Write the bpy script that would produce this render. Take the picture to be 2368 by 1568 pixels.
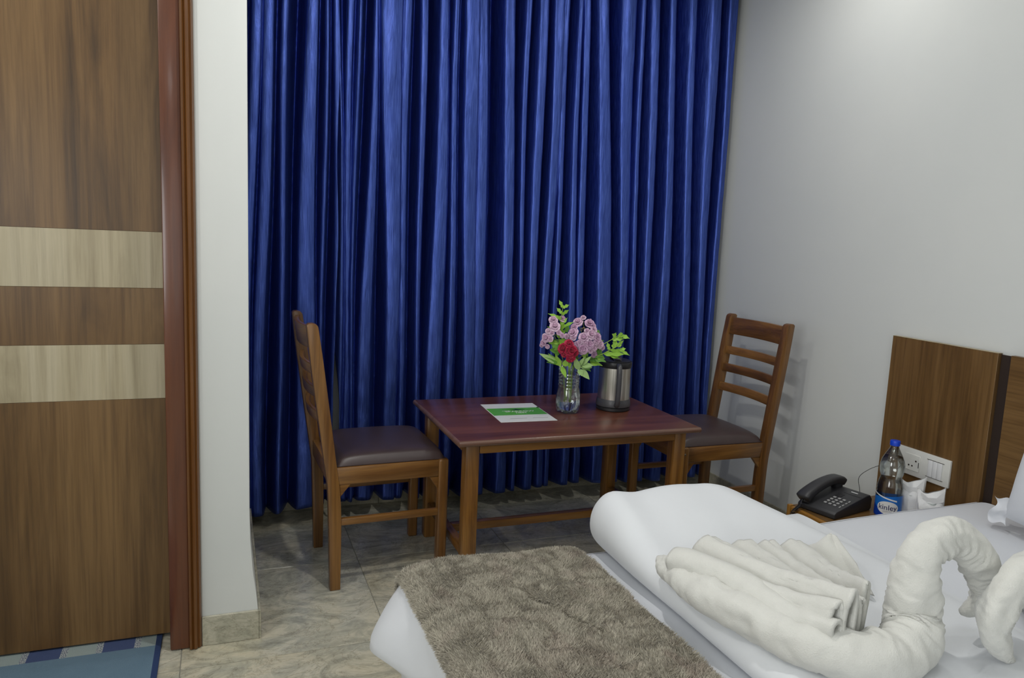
import bpy, bmesh, math, random
import numpy as np
from mathutils import Vector, Matrix, Euler
random.seed(7); rng = np.random.default_rng(7)
for o in list(bpy.data.objects): bpy.data.objects.remove(o)
SC = bpy.context.scene
COL = SC.collection
PI = math.pi

# ------------------------------------------------------------------ camera, world, lights, exposure
YAW, PIT, ROL, FPX = .3677, -.1381, .0433, 1748.47
cy_, sy_, cp_, sp_ = math.cos(YAW), math.sin(YAW), math.cos(PIT), math.sin(PIT)
Fv = Vector((sy_*cp_, cy_*cp_, sp_)); r0 = Vector((cy_, -sy_, 0)); u0 = r0.cross(Fv)
Rv = r0*math.cos(ROL) + u0*math.sin(ROL); Uv = -r0*math.sin(ROL) + u0*math.cos(ROL)
cd = bpy.data.cameras.new('camera'); cam = bpy.data.objects.new('camera', cd); COL.objects.link(cam)
cam.matrix_world = Matrix(((Rv.x, Uv.x, -Fv.x, -2.3748), (Rv.y, Uv.y, -Fv.y, -3.3758), (Rv.z, Uv.z, -Fv.z, 1.2681), (0, 0, 0, 1)))
cd.sensor_fit = 'HORIZONTAL'; cd.sensor_width = 36.0; cd.lens = 36.0*FPX/2368.0; cd.clip_start = .02
SC.camera = cam

w = bpy.data.worlds.new('world'); SC.world = w; w.use_nodes = True
w.node_tree.nodes['Background'].inputs[0].default_value = (.9, .95, 1, 1)
w.node_tree.nodes['Background'].inputs[1].default_value = .05

def lamp(name, loc, size, power, color=(1, .97, .92), spread=180, rot=(0, 0, 0)):
    l = bpy.data.lights.new(name, 'AREA'); l.shape = 'DISK'; l.size = size; l.energy = power; l.color = color
    l.spread = math.radians(spread)
    o = bpy.data.objects.new(name, l); COL.objects.link(o); o.location = loc; o.rotation_euler = rot
    return o
# ceiling downlights of the room, ceiling panel at the entry, and added unseen fill lights
lamp('downlight_door', (-3.3, -1.95, 2.62), .08, 6.5, (1, .98, .94))
lamp('downlight_middle', (-1.8, -1.7, 2.62), .08, 8.5, (1, .98, .94))
lamp('downlight_wall', (-.47, -1.08, 2.62), .16, 3.6, (1, .98, .93), 160)
lamp('ceiling_fill_bed', (-1.0, -2.5, 2.62), .4, 2.8, (.96, .98, 1))  # added fill over the bed, brightens sheet and right wall
lamp('ceiling_panel_entry', (-2.6, -3.7, 2.62), .5, 2, (.97, .985, 1))
lamp('fill_left', (-3.57, -3.4, 1.3), 1.1, 17, (.97, .985, 1), 180, (0, -PI/2, 0))  # soft fill added from the left side, no window is built there
lamp('fill_behind', (-2.2, -4.37, 1.35), 1.5, 3, (.97, .985, 1), 180, (PI/2, 0, 0))  # frontal fill added behind the camera, stands for no known window

SC.view_settings.view_transform = 'Standard'; SC.view_settings.look = 'None'
SC.view_settings.gamma = 1; SC.view_settings.use_curve_mapping = False
SC.view_settings.exposure = 0.36

# ------------------------------------------------------------------ mesh helpers
def cat(*parts):
    V = []; Fc = []; n = 0
    for v, f in parts:
        v = [tuple(map(float, p)) for p in v]
        V += v; Fc += [tuple(i+n for i in q) for q in f]; n += len(v)
    return V, Fc

def xf(part, M):
    v, f = part
    return [tuple(M @ Vector(p)) for p in v], f

def mesh_from(part, name, smooth=True, angle=40):
    v, f = part
    m = bpy.data.meshes.new(name); m.from_pydata([tuple(map(float, p)) for p in v], [], f)
    if smooth:
        m.polygons.foreach_set('use_smooth', [True]*len(m.polygons))
        m.set_sharp_from_angle(angle=math.radians(angle))
    m.update(); return m

def tag(o, label=None, cat_=None, group=None, kind=None):
    if label: o['label'] = label
    if cat_: o['category'] = cat_
    if group: o['group'] = group
    if kind: o['kind'] = kind
    return o

def part(name, p, mat, parent=None, smooth=True, angle=40, world=False):
    """one mesh object; local coordinates of parent unless world=True"""
    if world and parent is not None:
        q = Vector(parent.location); p = ([tuple(Vector(a)-q) for a in p[0]], p[1])
    m = mesh_from(p, name, smooth, angle)
    if mat: m.materials.append(mat)
    o = bpy.data.objects.new(name, m); COL.objects.link(o)
    if parent is not None: o.parent = parent
    return o

def solo(name, p, mat, label, cat_, smooth=True, angle=40, group=None, kind=None):
    """top-level thing that is one mesh, origin at its base"""
    a = np.array(p[0], float); c = (a.min(0)+a.max(0))/2; c[2] = a[:, 2].min()
    o = part(name, ((a-c).tolist(), p[1]), mat, None, smooth, angle); o.location = c
    return tag(o, label, cat_, group, kind)

def struct(name, p, mat, smooth=False, angle=40):
    o = part(name, p, mat, None, smooth, angle); o['kind'] = 'structure'; return o

def thing(name, label, cat_, loc=(0, 0, 0), rz=0, group=None):
    o = bpy.data.objects.new(name, None); COL.objects.link(o); o.location = loc; o.rotation_euler = (0, 0, rz)
    o.empty_display_size = .05
    return tag(o, label, cat_, group)

def box(x0, x1, y0, y1, z0, z1, bev=0, seg=2):
    if x0 > x1: x0, x1 = x1, x0
    if y0 > y1: y0, y1 = y1, y0
    if z0 > z1: z0, z1 = z1, z0
    v = [(x0, y0, z0), (x1, y0, z0), (x1, y1, z0), (x0, y1, z0), (x0, y0, z1), (x1, y0, z1), (x1, y1, z1), (x0, y1, z1)]
    f = [(3, 2, 1, 0), (4, 5, 6, 7), (0, 1, 5, 4), (1, 2, 6, 5), (2, 3, 7, 6), (3, 0, 4, 7)]
    if not bev: return v, f
    return bevel((v, f), bev, seg)

def bevel(p, bev, seg=2, angle=None):
    bm = bmesh.new(); vs = [bm.verts.new(a) for a in p[0]]
    for q in p[1]: bm.faces.new([vs[i] for i in q])
    bm.normal_update()
    ed = bm.edges[:]
    if angle is not None: ed = [e for e in ed if len(e.link_faces) == 2 and e.calc_face_angle() > math.radians(angle)]
    bmesh.ops.bevel(bm, geom=ed, offset=bev, segments=seg, affect='EDGES', profile=.5, clamp_overlap=True)
    bm.verts.index_update()
    r = [tuple(a.co) for a in bm.verts], [tuple(a.index for a in q.verts) for q in bm.faces]
    bm.free(); return r

def prism(poly, a0, a1, axis='y'):
    """extrude 2-D polygon; axis y: poly is (x,z); axis x: (y,z); axis z: (x,y)"""
    n = len(poly)
    def P(p, a):
        return (p[0], a, p[1]) if axis == 'y' else (a, p[0], p[1]) if axis == 'x' else (p[0], p[1], a)
    v = [P(p, a0) for p in poly]+[P(p, a1) for p in poly]
    f = [tuple(range(n)), tuple(range(2*n-1, n-1, -1))]+[(i, i+n, (i+1) % n+n, (i+1) % n) for i in range(n)]
    bm = bmesh.new(); vs = [bm.verts.new(a) for a in v]
    for q in f: bm.faces.new([vs[i] for i in q])
    bmesh.ops.recalc_face_normals(bm, faces=bm.faces[:])
    r = [tuple(a.co) for a in bm.verts], [tuple(a.index for a in q.verts) for q in bm.faces]; bm.free(); return r

def lathe(prof, n=32, a0=0, a1=2*PI, rfun=None):
    full = abs(a1-a0-2*PI) < 1e-6; m = n if full else n+1
    v = []; f = []
    for r, z in prof:
        for i in range(m):
            a = a0+(a1-a0)*i/n; rr = r if rfun is None else rfun(r, z, a)
            v.append((rr*math.cos(a), rr*math.sin(a), z))
    for j in range(len(prof)-1):
        for i in range(n):
            k = (i+1) % m
            f.append((j*m+i, j*m+k, (j+1)*m+k, (j+1)*m+i))
    if full:
        if prof[0][0] > 1e-6: f.append(tuple(range(m-1, -1, -1)))
        if prof[-1][0] > 1e-6: f.append(tuple((len(prof)-1)*m+i for i in range(m)))
    return v, f

def smooth_path(pts, n=8, closed=False):
    """Catmull-Rom through points of any dimension"""
    P = [np.array(p, float) for p in pts]; out = []
    for i in range(len(P)-1):
        p0 = P[i-1] if i > 0 else 2*P[0]-P[1]; p1, p2 = P[i], P[i+1]
        p3 = P[i+2] if i+2 < len(P) else 2*P[-1]-P[-2]
        for k in range(n):
            t = k/n
            out.append(.5*((2*p1)+(-p0+p2)*t+(2*p0-5*p1+4*p2-p3)*t*t+(-p0+3*p1-3*p2+p3)*t**3))
    out.append(P[-1]); return out

def tube(path, rad, n=12, cap=True, rfun=None, squash=1.0):
    P = [Vector(p[:3]) for p in path]; N = len(P)
    R = rad if hasattr(rad, '__len__') else [rad]*N
    v = []; f = []
    t0 = (P[1]-P[0]).normalized(); up = Vector((0, 0, 1)) if abs(t0.z) < .9 else Vector((1, 0, 0))
    nx = t0.cross(up).normalized()
    for i in range(N):
        t = (P[min(i+1, N-1)]-P[max(i-1, 0)]).normalized()
        nx = (nx-t*nx.dot(t)).normalized(); ny = t.cross(nx)
        for k in range(n):
            a = 2*PI*k/n; r = R[i] if rfun is None else rfun(i, a, R[i])
            v.append(tuple(P[i]+nx*(r*math.cos(a))+ny*(r*squash*math.sin(a))))
    for i in range(N-1):
        for k in range(n):
            f.append((i*n+k, i*n+(k+1) % n, (i+1)*n+(k+1) % n, (i+1)*n+k))
    if cap:
        f.append(tuple(range(n-1, -1, -1))); f.append(tuple((N-1)*n+k for k in range(n)))
    return v, f

def grid(fun, nu, nv, flip=False):
    v = [fun(i/nu, j/nv) for j in range(nv+1) for i in range(nu+1)]
    f = []
    for j in range(nv):
        for i in range(nu):
            a = j*(nu+1)+i; q = (a, a+1, a+nu+2, a+nu+1)
            f.append(q[::-1] if flip else q)
    return v, f

def text_part(s, size, extrude=.0001):
    c = bpy.data.curves.new('t', 'FONT'); c.body = s; c.size = size; c.align_x = 'CENTER'; c.align_y = 'CENTER'; c.extrude = extrude; c.resolution_u = 3
    o = bpy.data.objects.new('t', c); COL.objects.link(o)
    dg = bpy.context.evaluated_depsgraph_get(); dg.update()
    m = o.evaluated_get(dg).to_mesh()
    r = [tuple(a.co) for a in m.vertices], [tuple(p.vertices) for p in m.polygons]
    bpy.data.objects.remove(o); bpy.data.curves.remove(c); return r

_lat = rng.random((64, 64, 64))
def vnoise(x, y, z=0.0):
    """vectorised value noise, 0..1"""
    x, y, z = np.broadcast_arrays(np.asarray(x, float), np.asarray(y, float), np.asarray(z, float))
    xi, yi, zi = np.floor(x).astype(int), np.floor(y).astype(int), np.floor(z).astype(int)
    fx, fy, fz = x-xi, y-yi, z-zi
    fx, fy, fz = [t*t*(3-2*t) for t in (fx, fy, fz)]
    def L(a, b, c): return _lat[(xi+a) & 63, (yi+b) & 63, (zi+c) & 63]
    r = 0
    for a in (0, 1):
        for b in (0, 1):
            for c in (0, 1):
                r = r+L(a, b, c)*(fx if a else 1-fx)*(fy if b else 1-fy)*(fz if c else 1-fz)
    return r
def sstep(a, b, x):
    t = np.clip((np.asarray(x, float)-a)/(b-a), 0, 1); return t*t*(3-2*t)

# ------------------------------------------------------------------ materials
def srgb(r, g, b):
    f = lambda c: (c/255/12.92) if c <= 10 else ((c/255+.055)/1.055)**2.4
    return (f(r), f(g), f(b), 1)

class NT:
    def __init__(s, name):
        s.m = bpy.data.materials.new(name); s.m.use_nodes = True; s.t = s.m.node_tree
        s.b = s.t.nodes['Principled BSDF']; s.out = s.t.nodes['Material Output']
    def n(s, typ, **k):
        q = s.t.nodes.new(typ)
        for a, b in k.items():
            if a.startswith('i_'): q.inputs[int(a[2:]) if a[2:].isdigit() else a[2:].replace('_', ' ')].default_value = b
            else: setattr(q, a, b)
        return q
    def l(s, a, b): s.t.links.new(a, b)
    def coords(s, scale=(1, 1, 1), rand=True, loc=(0, 0, 0)):
        tc = s.n('ShaderNodeTexCoord'); mp = s.n('ShaderNodeMapping'); mp.inputs['Scale'].default_value = scale; mp.inputs['Location'].default_value = loc
        src = tc.outputs['Object']
        if rand:
            oi = s.n('ShaderNodeObjectInfo'); mu = s.n('ShaderNodeMath', operation='MULTIPLY'); mu.inputs[1].default_value = 7.3
            s.l(oi.outputs['Random'], mu.inputs[0]); ad = s.n('ShaderNodeVectorMath', operation='ADD')
            s.l(src, ad.inputs[0]); s.l(mu.outputs[0], ad.inputs[1]); src = ad.outputs[0]
        s.l(src, mp.inputs['Vector']); return mp.outputs[0]
    def noise(s, vec, scale, detail=4, rough=.55, dist=0):
        q = s.n('ShaderNodeTexNoise'); q.inputs['Scale'].default_value = scale; q.inputs['Detail'].default_value = detail
        q.inputs['Roughness'].default_value = rough; q.inputs['Distortion'].default_value = dist
        s.l(vec, q.inputs['Vector']); return q.outputs['Fac']
    def ramp(s, fac, stops):
        q = s.n('ShaderNodeValToRGB'); e = q.color_ramp.elements
        while len(e) < len(stops): e.new(.5)
        for k, (p, c) in zip(e, stops): k.position = p; k.color = c
        s.l(fac, q.inputs[0]); return q.outputs[0]
    def mix(s, fac, a, b, mode='MIX'):
        q = s.n('ShaderNodeMix', data_type='RGBA', blend_type=mode)
        for inp, v in ((q.inputs[0], fac), (q.inputs[6], a), (q.inputs[7], b)):
            if hasattr(v, 'is_linked'): s.l(v, inp)
            else: inp.default_value = v
        return q.outputs[2]
    def bump(s, h, strength=.2, dist=.002):
        q = s.n('ShaderNodeBump'); q.inputs['Strength'].default_value = strength; q.inputs['Distance'].default_value = dist
        s.l(h, q.inputs['Height']); s.l(q.outputs[0], s.b.inputs['Normal']); return q
    def set(s, **k):
        for a, v in k.items():
            i = s.b.inputs[a.replace('_', ' ')]
            if hasattr(v, 'is_linked'): s.l(v, i)
            else: i.default_value = v
        return s

def plain(name, col, rough=.5, **k):
    t = NT(name); t.set(Base_Color=col, Roughness=rough, **k)
    vec = t.coords((1, 1, 1)); nz = t.noise(vec, 60, 3)
    c2 = tuple(min(1, c*.9) for c in col[:3])+(1,)
    t.set(Base_Color=t.mix(nz, c2, col)); return t.m

def wood(name, dark, mid, light, axis='z', rough=.35, coat=0.0, s=1.0, streak=.5, bump=.15):
    t = NT(name)
    k = {'x': (.9, 11, 11), 'y': (11, .9, 11), 'z': (11, 11, .9)}[axis]
    k2 = {'x': (4, 130, 130), 'y': (130, 4, 130), 'z': (130, 130, 4)}[axis]
    v1 = t.coords(tuple(a*s for a in k)); v2 = t.coords(tuple(a*s for a in k2))
    n1 = t.noise(v1, 1.0, 6, .6, 1.2); n2 = t.noise(v2, 1.0, 4, .6)
    base = t.ramp(n1, [(.25, dark), (.45, mid), (.62, light), (.8, mid)])
    fine = t.ramp(n2, [(.3, (.45, .42, .4, 1)), (.55, (1, 1, 1, 1))])
    t.set(Base_Color=t.mix(streak, base, fine, 'MULTIPLY'), Roughness=rough)
    t.b.inputs['Coat Weight'].default_value = coat; t.b.inputs['Coat Roughness'].default_value = .12
    t.bump(n2, bump, .001); return t.m

M = {}
M['wall'] = None
def wall_mat():
    t = NT('wall_paint'); v = t.coords((1, 1, 1), False); n = t.noise(v, 1.3, 4); f = t.noise(v, 220, 2)
    t.set(Base_Color=t.ramp(n, [(.3, srgb(214, 217, 215)), (.7, srgb(220, 222, 219))]), Roughness=.55); t.bump(f, .04, .001); return t.m
M['wall'] = wall_mat()
def ceil_mat():
    t = NT('ceiling_paint'); v = t.coords((1, 1, 1), False); f = t.noise(v, 90, 2)
    t.set(Base_Color=t.mix(f, srgb(236, 236, 233), srgb(242, 242, 240)), Roughness=.7); return t.m
M['ceil'] = ceil_mat()
def marble(name, tints, rough=.16, scale=1.0):
    t = NT(name); v = t.coords((1.0, 1.5, 1.5)); n0 = t.noise(v, 1.1*scale, 5, .6, 1.2); n1 = t.noise(v, 4.2*scale, 9, .68, 2.2); n2 = t.noise(v, 40*scale, 5, .6)
    base = t.ramp(n1, [(.28, tints[0]), (.46, tints[1]), (.58, tints[2]), (.72, tints[1])])
    warm = t.ramp(n0, [(.42, (1, 1, 1, 1)), (.66, tints[3])])
    veins = t.ramp(t.noise(v, 3.1*scale, 8, .7, 3.0), [(.487, (1, 1, 1, 1)), (.5, (.62, .6, .56, 1)), (.513, (1, 1, 1, 1))])
    c = t.mix(1.0, t.mix(1.0, base, warm, 'MULTIPLY'), veins, 'MULTIPLY')
    c = t.mix(.35, c, t.ramp(n2, [(.3, (.66, .66, .66, 1)), (.6, (1, 1, 1, 1))]), 'MULTIPLY')
    t.set(Base_Color=c, Roughness=t.ramp(n2, [(.2, (rough, rough, rough, 1)), (.8, (rough+.14,)*3+(1,))])); t.bump(n2, .05, .001); return t.m
M['tile'] = marble('floor_marble', (srgb(142, 143, 132), srgb(177, 176, 162), srgb(203, 199, 182), (1.05, .98, .86, 1)))
M['skirt'] = marble('skirting_marble', (srgb(138, 138, 123), srgb(172, 169, 151), srgb(192, 188, 170), (1.03, .98, .88, 1)), .3, 1.6)
M['grout'] = plain('grout', srgb(158, 156, 146), .9)
DK, MD, LT = srgb(62, 43, 21), srgb(106, 78, 43), srgb(126, 96, 58)
M['lam_z'] = wood('laminate_walnut_vertical', DK, MD, LT, 'z', .36, 0, .8, .55)
M['lam_y'] = wood('laminate_walnut_horizontal', DK, MD, LT, 'y', .36, 0, .8, .55)
M['lam_x'] = wood('laminate_walnut_depth', DK, MD, LT, 'x', .36, 0, .8, .55)
M['pale_z'] = wood('laminate_pale_oak', srgb(140, 127, 100), srgb(177, 165, 136), srgb(190, 179, 152), 'z', .4, 0, .8, .3)
M['frame_z'] = wood('varnished_door_frame', srgb(66, 34, 20), srgb(90, 49, 29), srgb(104, 58, 33), 'z', .28, .3, 1, .3)
M['mould_z'] = wood('varnished_moulding', srgb(72, 41, 16), srgb(98, 60, 24), srgb(114, 72, 32), 'z', .28, .3, 1, .3)
WD, WM, WL = srgb(66, 42, 18), srgb(110, 73, 33), srgb(136, 95, 46)
for a in 'xyz': M['wood_'+a] = wood('chair_wood_'+a, WD, WM, WL, a, .33, .25, 1.3, .45)
for a in 'xyz': M['twood_'+a] = wood('table_wood_'+a, srgb(72, 45, 17), srgb(116, 77, 32), srgb(142, 99, 44), a, .33, .25, 1.3, .45)
M['ttop'] = wood('table_top_mahogany', srgb(68, 36, 26), srgb(92, 52, 38), srgb(106, 62, 46), 'x', .33, 0, 1.2, .35, .05)
M['tedge'] = wood('table_edge_moulding', srgb(84, 58, 48), srgb(108, 78, 64), srgb(122, 90, 74), 'x', .3, .2, 1.2, .3)
M['gold_y'] = wood('golden_edge_wood', srgb(120, 82, 30), srgb(158, 112, 46), srgb(176, 130, 60), 'y', .35, .2, 1.2, .3)
M['gold_z'] = wood('golden_edge_wood_upright', srgb(120, 82, 30), srgb(158, 112, 46), srgb(176, 130, 60), 'z', .35, .2, 1.2, .3)
M['groove'] = plain('groove_dark', srgb(48, 36, 30), .5)
def leather():
    t = NT('brown_leather'); v = t.coords((1, 1, 1)); n = t.noise(v, 350, 3); n2 = t.noise(v, 14, 3)
    t.set(Base_Color=t.mix(n2, srgb(58, 46, 46), srgb(71, 57, 56)), Roughness=.38); t.bump(n, .12, .0008); return t.m
M['leather'] = leather()
def satin():
    t = NT('blue_satin'); v = t.coords((1, 1, 1), False); vs = t.coords((320, 320, 9), False); vw = t.coords((10, 10, 1.6), False)
    st = t.noise(vs, 1.0, 3, .6); wr = t.noise(vw, 2.2, 6, .6, 1.4); vh = t.coords((14, 14, 60), False); cr = t.noise(vh, 1.0, 4, .6, .6)
    col = t.ramp(st, [(.28, srgb(46, 66, 140)), (.55, srgb(68, 92, 176)), (.75, srgb(92, 116, 198))])
    t.set(Base_Color=col, Metallic=.88, Roughness=t.ramp(st, [(.3, (.34,)*3+(1,)), (.7, (.44,)*3+(1,))]))
    t.b.inputs['Coat Weight'].default_value = .22; t.b.inputs['Coat Roughness'].default_value = .34
    t.b.inputs['Sheen Weight'].default_value = .04; t.b.inputs['Sheen Tint'].default_value = srgb(70, 100, 200); t.b.inputs['Sheen Roughness'].default_value = .4
    ad = t.n('ShaderNodeMath', operation='ADD'); t.l(wr, ad.inputs[0]); mu = t.n('ShaderNodeMath', operation='MULTIPLY'); t.l(st, mu.inputs[0]); mu.inputs[1].default_value = .10
    t.l(mu.outputs[0], ad.inputs[1]); mu2 = t.n('ShaderNodeMath', operation='MULTIPLY'); t.l(cr, mu2.inputs[0]); mu2.inputs[1].default_value = .10
    ad2 = t.n('ShaderNodeMath', operation='ADD'); t.l(ad.outputs[0], ad2.inputs[0]); t.l(mu2.outputs[0], ad2.inputs[1])
    t.bump(ad2.outputs[0], .45, .006); return t.m
M['satin'] = satin()
def cloth(name, c0, c1, sc=900, bs=.08, rough=.85, wr=.25, sheen=.1, wscale=5):
    t = NT(name); v = t.coords((1, 1, 1), False); n = t.noise(v, sc, 2); w_ = t.noise(v, wscale, 5, .55, .8)
    t.set(Base_Color=t.mix(w_, c0, c1), Roughness=rough); t.b.inputs['Sheen Weight'].default_value = sheen
    mu = t.n('ShaderNodeMath', operation='MULTIPLY_ADD'); t.l(w_, mu.inputs[0]); mu.inputs[1].default_value = wr*20; t.l(n, mu.inputs[2])
    t.bump(mu.outputs[0], bs, .0012); return t.m
M['sheet'] = cloth('white_cotton', srgb(212, 215, 221), srgb(219, 222, 227), 700, .10)
M['duvet'] = cloth('white_duvet_cotton', srgb(216, 219, 223), srgb(223, 226, 229), 700, .12)
def terry():
    t = NT('white_terry'); v = t.coords((1, 1, 1), False); n = t.noise(v, 330, 3, .7); n2 = t.noise(v, 40, 3)
    t.set(Base_Color=t.mix(n2, srgb(208, 208, 202), srgb(219, 219, 213)), Roughness=.95); t.b.inputs['Sheen Weight'].default_value = .25
    t.bump(n, .5, .0025); return t.m
M['terry'] = terry()
def fleece(name, fibre):
    t = NT(name); v = t.coords((1, 1, 1), False); n = t.noise(v, 9, 5, .6, 1); f = t.noise(v, 160, 3)
    c = t.ramp(n, [(.3, srgb(166, 158, 142)), (.5, srgb(190, 184, 168)), (.7, srgb(176, 164, 150))])
    t.set(Base_Color=t.mix(.5, c, t.ramp(f, [(.34, (.42, .39, .36, 1)), (.60, (1.1, 1.1, 1.08, 1))]), 'MULTIPLY'), Roughness=.8)
    t.b.inputs['Sheen Weight'].default_value = .4; t.b.inputs['Sheen Roughness'].default_value = .5
    if not fibre: t.bump(f, .8, .006)
    return t.m
M['fleece'] = fleece('brown_fleece', False); M['pile'] = fleece('brown_fleece_pile', True)
def petplastic(name, tint, f=.12):
    t = NT(name); nt = t.t; tr = t.n('ShaderNodeBsdfTransparent'); tr.inputs[0].default_value = tint
    gl = t.n('ShaderNodeBsdfGlossy'); gl.inputs['Roughness'].default_value = .06; gl.inputs[0].default_value = (.95, .97, .97, 1)
    lw = t.n('ShaderNodeLayerWeight'); lw.inputs[0].default_value = .35
    mr = t.n('ShaderNodeMapRange'); t.l(lw.outputs['Fresnel'], mr.inputs[0]); mr.inputs[3].default_value = .05; mr.inputs[4].default_value = .75
    v = t.coords((1, 1, 1)); nz = t.noise(v, 90, 2); bp = t.n('ShaderNodeBump'); bp.inputs['Strength'].default_value = .12; bp.inputs['Distance'].default_value = .002
    t.l(nz, bp.inputs['Height']); t.l(bp.outputs[0], gl.inputs['Normal'])
    mx = t.n('ShaderNodeMixShader'); t.l(mr.outputs[0], mx.inputs[0]); t.l(tr.outputs[0], mx.inputs[1]); t.l(gl.outputs[0], mx.inputs[2])
    nt.links.new(mx.outputs[0], t.out.inputs[0]); nt.nodes.remove(t.b); return t.m
M['pet'] = petplastic('clear_pet_plastic', (.93, .95, .94, 1))
def water():
    t = NT('water'); v = t.coords((1, 1, 1)); nz = t.noise(v, 30, 2)
    t.set(Base_Color=t.mix(nz, (.95, .97, .97, 1), (.98, .99, .99, 1)), Roughness=.02, IOR=1.33); t.b.inputs['Transmission Weight'].default_value = 1; return t.m
M['water'] = water()
M['black'] = plain('black_plastic', srgb(38, 38, 41), .38)
M['phone'] = plain('phone_plastic', srgb(52, 52, 55), .42)
M['grey_pl'] = plain('dark_grey_plastic', srgb(72, 72, 76), .35)
M['key'] = plain('phone_key', srgb(165, 165, 165), .4)
M['print_white'] = plain('white_print', srgb(235, 236, 236), .5)
M['switch'] = plain('white_switch_plastic', srgb(226, 226, 220), .35)
M['switch2'] = plain('white_switch_rocker', srgb(234, 235, 235), .3)
M['bluecap'] = plain('blue_cap', srgb(22, 72, 208), .3)
M['lblue'] = plain('label_blue', srgb(24, 112, 205), .35); M['ldark'] = plain('label_dark_blue', srgb(14, 62, 165), .35)
M['navy'] = plain('navy_print', srgb(26, 30, 92), .4)
M['green'] = plain('green_print', srgb(92, 172, 62), .35); M['dgreen'] = plain('dark_green_print', srgb(20, 66, 36), .4); M['paper'] = plain('card_paper', srgb(228, 230, 228), .35)
M['greyprint'] = plain('grey_print', srgb(128, 130, 130), .5)
def steel():
    t = NT('brushed_steel'); v = t.coords((160, 160, 2)); n = t.noise(v, 1.0, 4)
    t.set(Base_Color=t.ramp(n, [(.3, srgb(186, 182, 172)), (.7, srgb(226, 222, 214))]), Metallic=1.0, Roughness=.3)
    t.b.inputs['Anisotropic'].default_value = .6; t.bump(n, .06, .0006); return t.m
M['steel'] = steel()
M['screw'] = plain('screw_metal', srgb(150, 140, 125), .35, Metallic=1.0)
M['bag'] = cloth('white_paper_bag', srgb(226, 227, 228), srgb(236, 237, 238), 300, .15, .6, .5, 0, 30)
def petal(name, c0, c1, c2):
    t = NT(name); v = t.coords((1, 1, 1)); n = t.noise(v, 70, 3)
    oi = t.n('ShaderNodeObjectInfo')
    t.set(Base_Color=t.mix(oi.outputs['Random'], t.mix(n, c0, c1), t.mix(n, c1, c2)), Roughness=.6)
    t.b.inputs['Subsurface Weight'].default_value = .0; t.b.inputs['Sheen Weight'].default_value = .2; return t.m
M['pink'] = petal('pink_petal', srgb(206, 165, 200), srgb(224, 188, 214), srgb(236, 212, 226))
M['red'] = petal('crimson_petal', srgb(150, 8, 48), srgb(186, 18, 66), srgb(205, 40, 88))
M['leafy'] = petal('young_leaf', srgb(108, 160, 34), srgb(140, 188, 52), srgb(160, 204, 84))
M['leafp'] = petal('pale_leaf', srgb(120, 158, 84), srgb(150, 184, 112), srgb(166, 196, 130))
M['leafd'] = petal('dark_leaf', srgb(58, 108, 28), srgb(86, 138, 40), srgb(104, 156, 50))
M['stem'] = petal('green_stem', srgb(120, 160, 50), srgb(150, 180, 60), srgb(150, 190, 70))
M['tan'] = petal('dry_calyx', srgb(120, 100, 60), srgb(150, 130, 84), srgb(160, 140, 100))
def rug_mat():
    t = NT('doormat_weave'); tc = t.n('ShaderNodeTexCoord'); sp = t.n('ShaderNodeSeparateXYZ'); t.l(tc.outputs['Object'], sp.inputs[0])
    def m(op, a, b=None, c=None):
        q = t.n('ShaderNodeMath', operation=op)
        for i, v in enumerate((a, b, c)):
            if v is None: continue
            if hasattr(v, 'is_linked'): t.l(v, q.inputs[i])
            else: q.inputs[i].default_value = v
        return q.outputs[0]
    x, y = sp.outputs['X'], sp.outputs['Y']         # local: origin at the right-hand far corner, x runs negative to the left
    ph = m('MODULO', m('ADD', x, 3.86-.035), .193)
    navy = m('LESS_THAN', ph, .084)
    sp1 = m('MULTIPLY', m('GREATER_THAN', ph, .084), m('LESS_THAN', ph, .101))
    sp2 = m('GREATER_THAN', ph, .176)
    speck = m('MAXIMUM', sp1, sp2)
    v = t.coords((1, 1, 1), False); grain = t.noise(v, 420, 2); soft = t.noise(v, 9, 3); wv = t.noise(v, 900, 2)
    sk = m('GREATER_THAN', grain, .5)
    pale = t.mix(soft, srgb(150, 166, 168), srgb(164, 178, 176))
    bl = t.mix(navy, pale, srgb(66, 82, 124)); bl = t.mix(speck, bl, t.mix(sk, srgb(60, 76, 110), srgb(205, 212, 208)))
    field = t.mix(soft, srgb(96, 124, 146), srgb(112, 140, 160))
    c = t.mix(m('GREATER_THAN', y, -.074), field, bl)
    c = t.mix(m('GREATER_THAN', x, -.016), c, srgb(40, 62, 106))
    t.set(Base_Color=t.mix(.35, c, t.ramp(wv, [(.3, (.6, .6, .6, 1)), (.7, (1.1, 1.1, 1.1, 1))]), 'MULTIPLY'), Roughness=.95)
    t.bump(grain, .5, .003); return t.m
M['rug'] = rug_mat()

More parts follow.
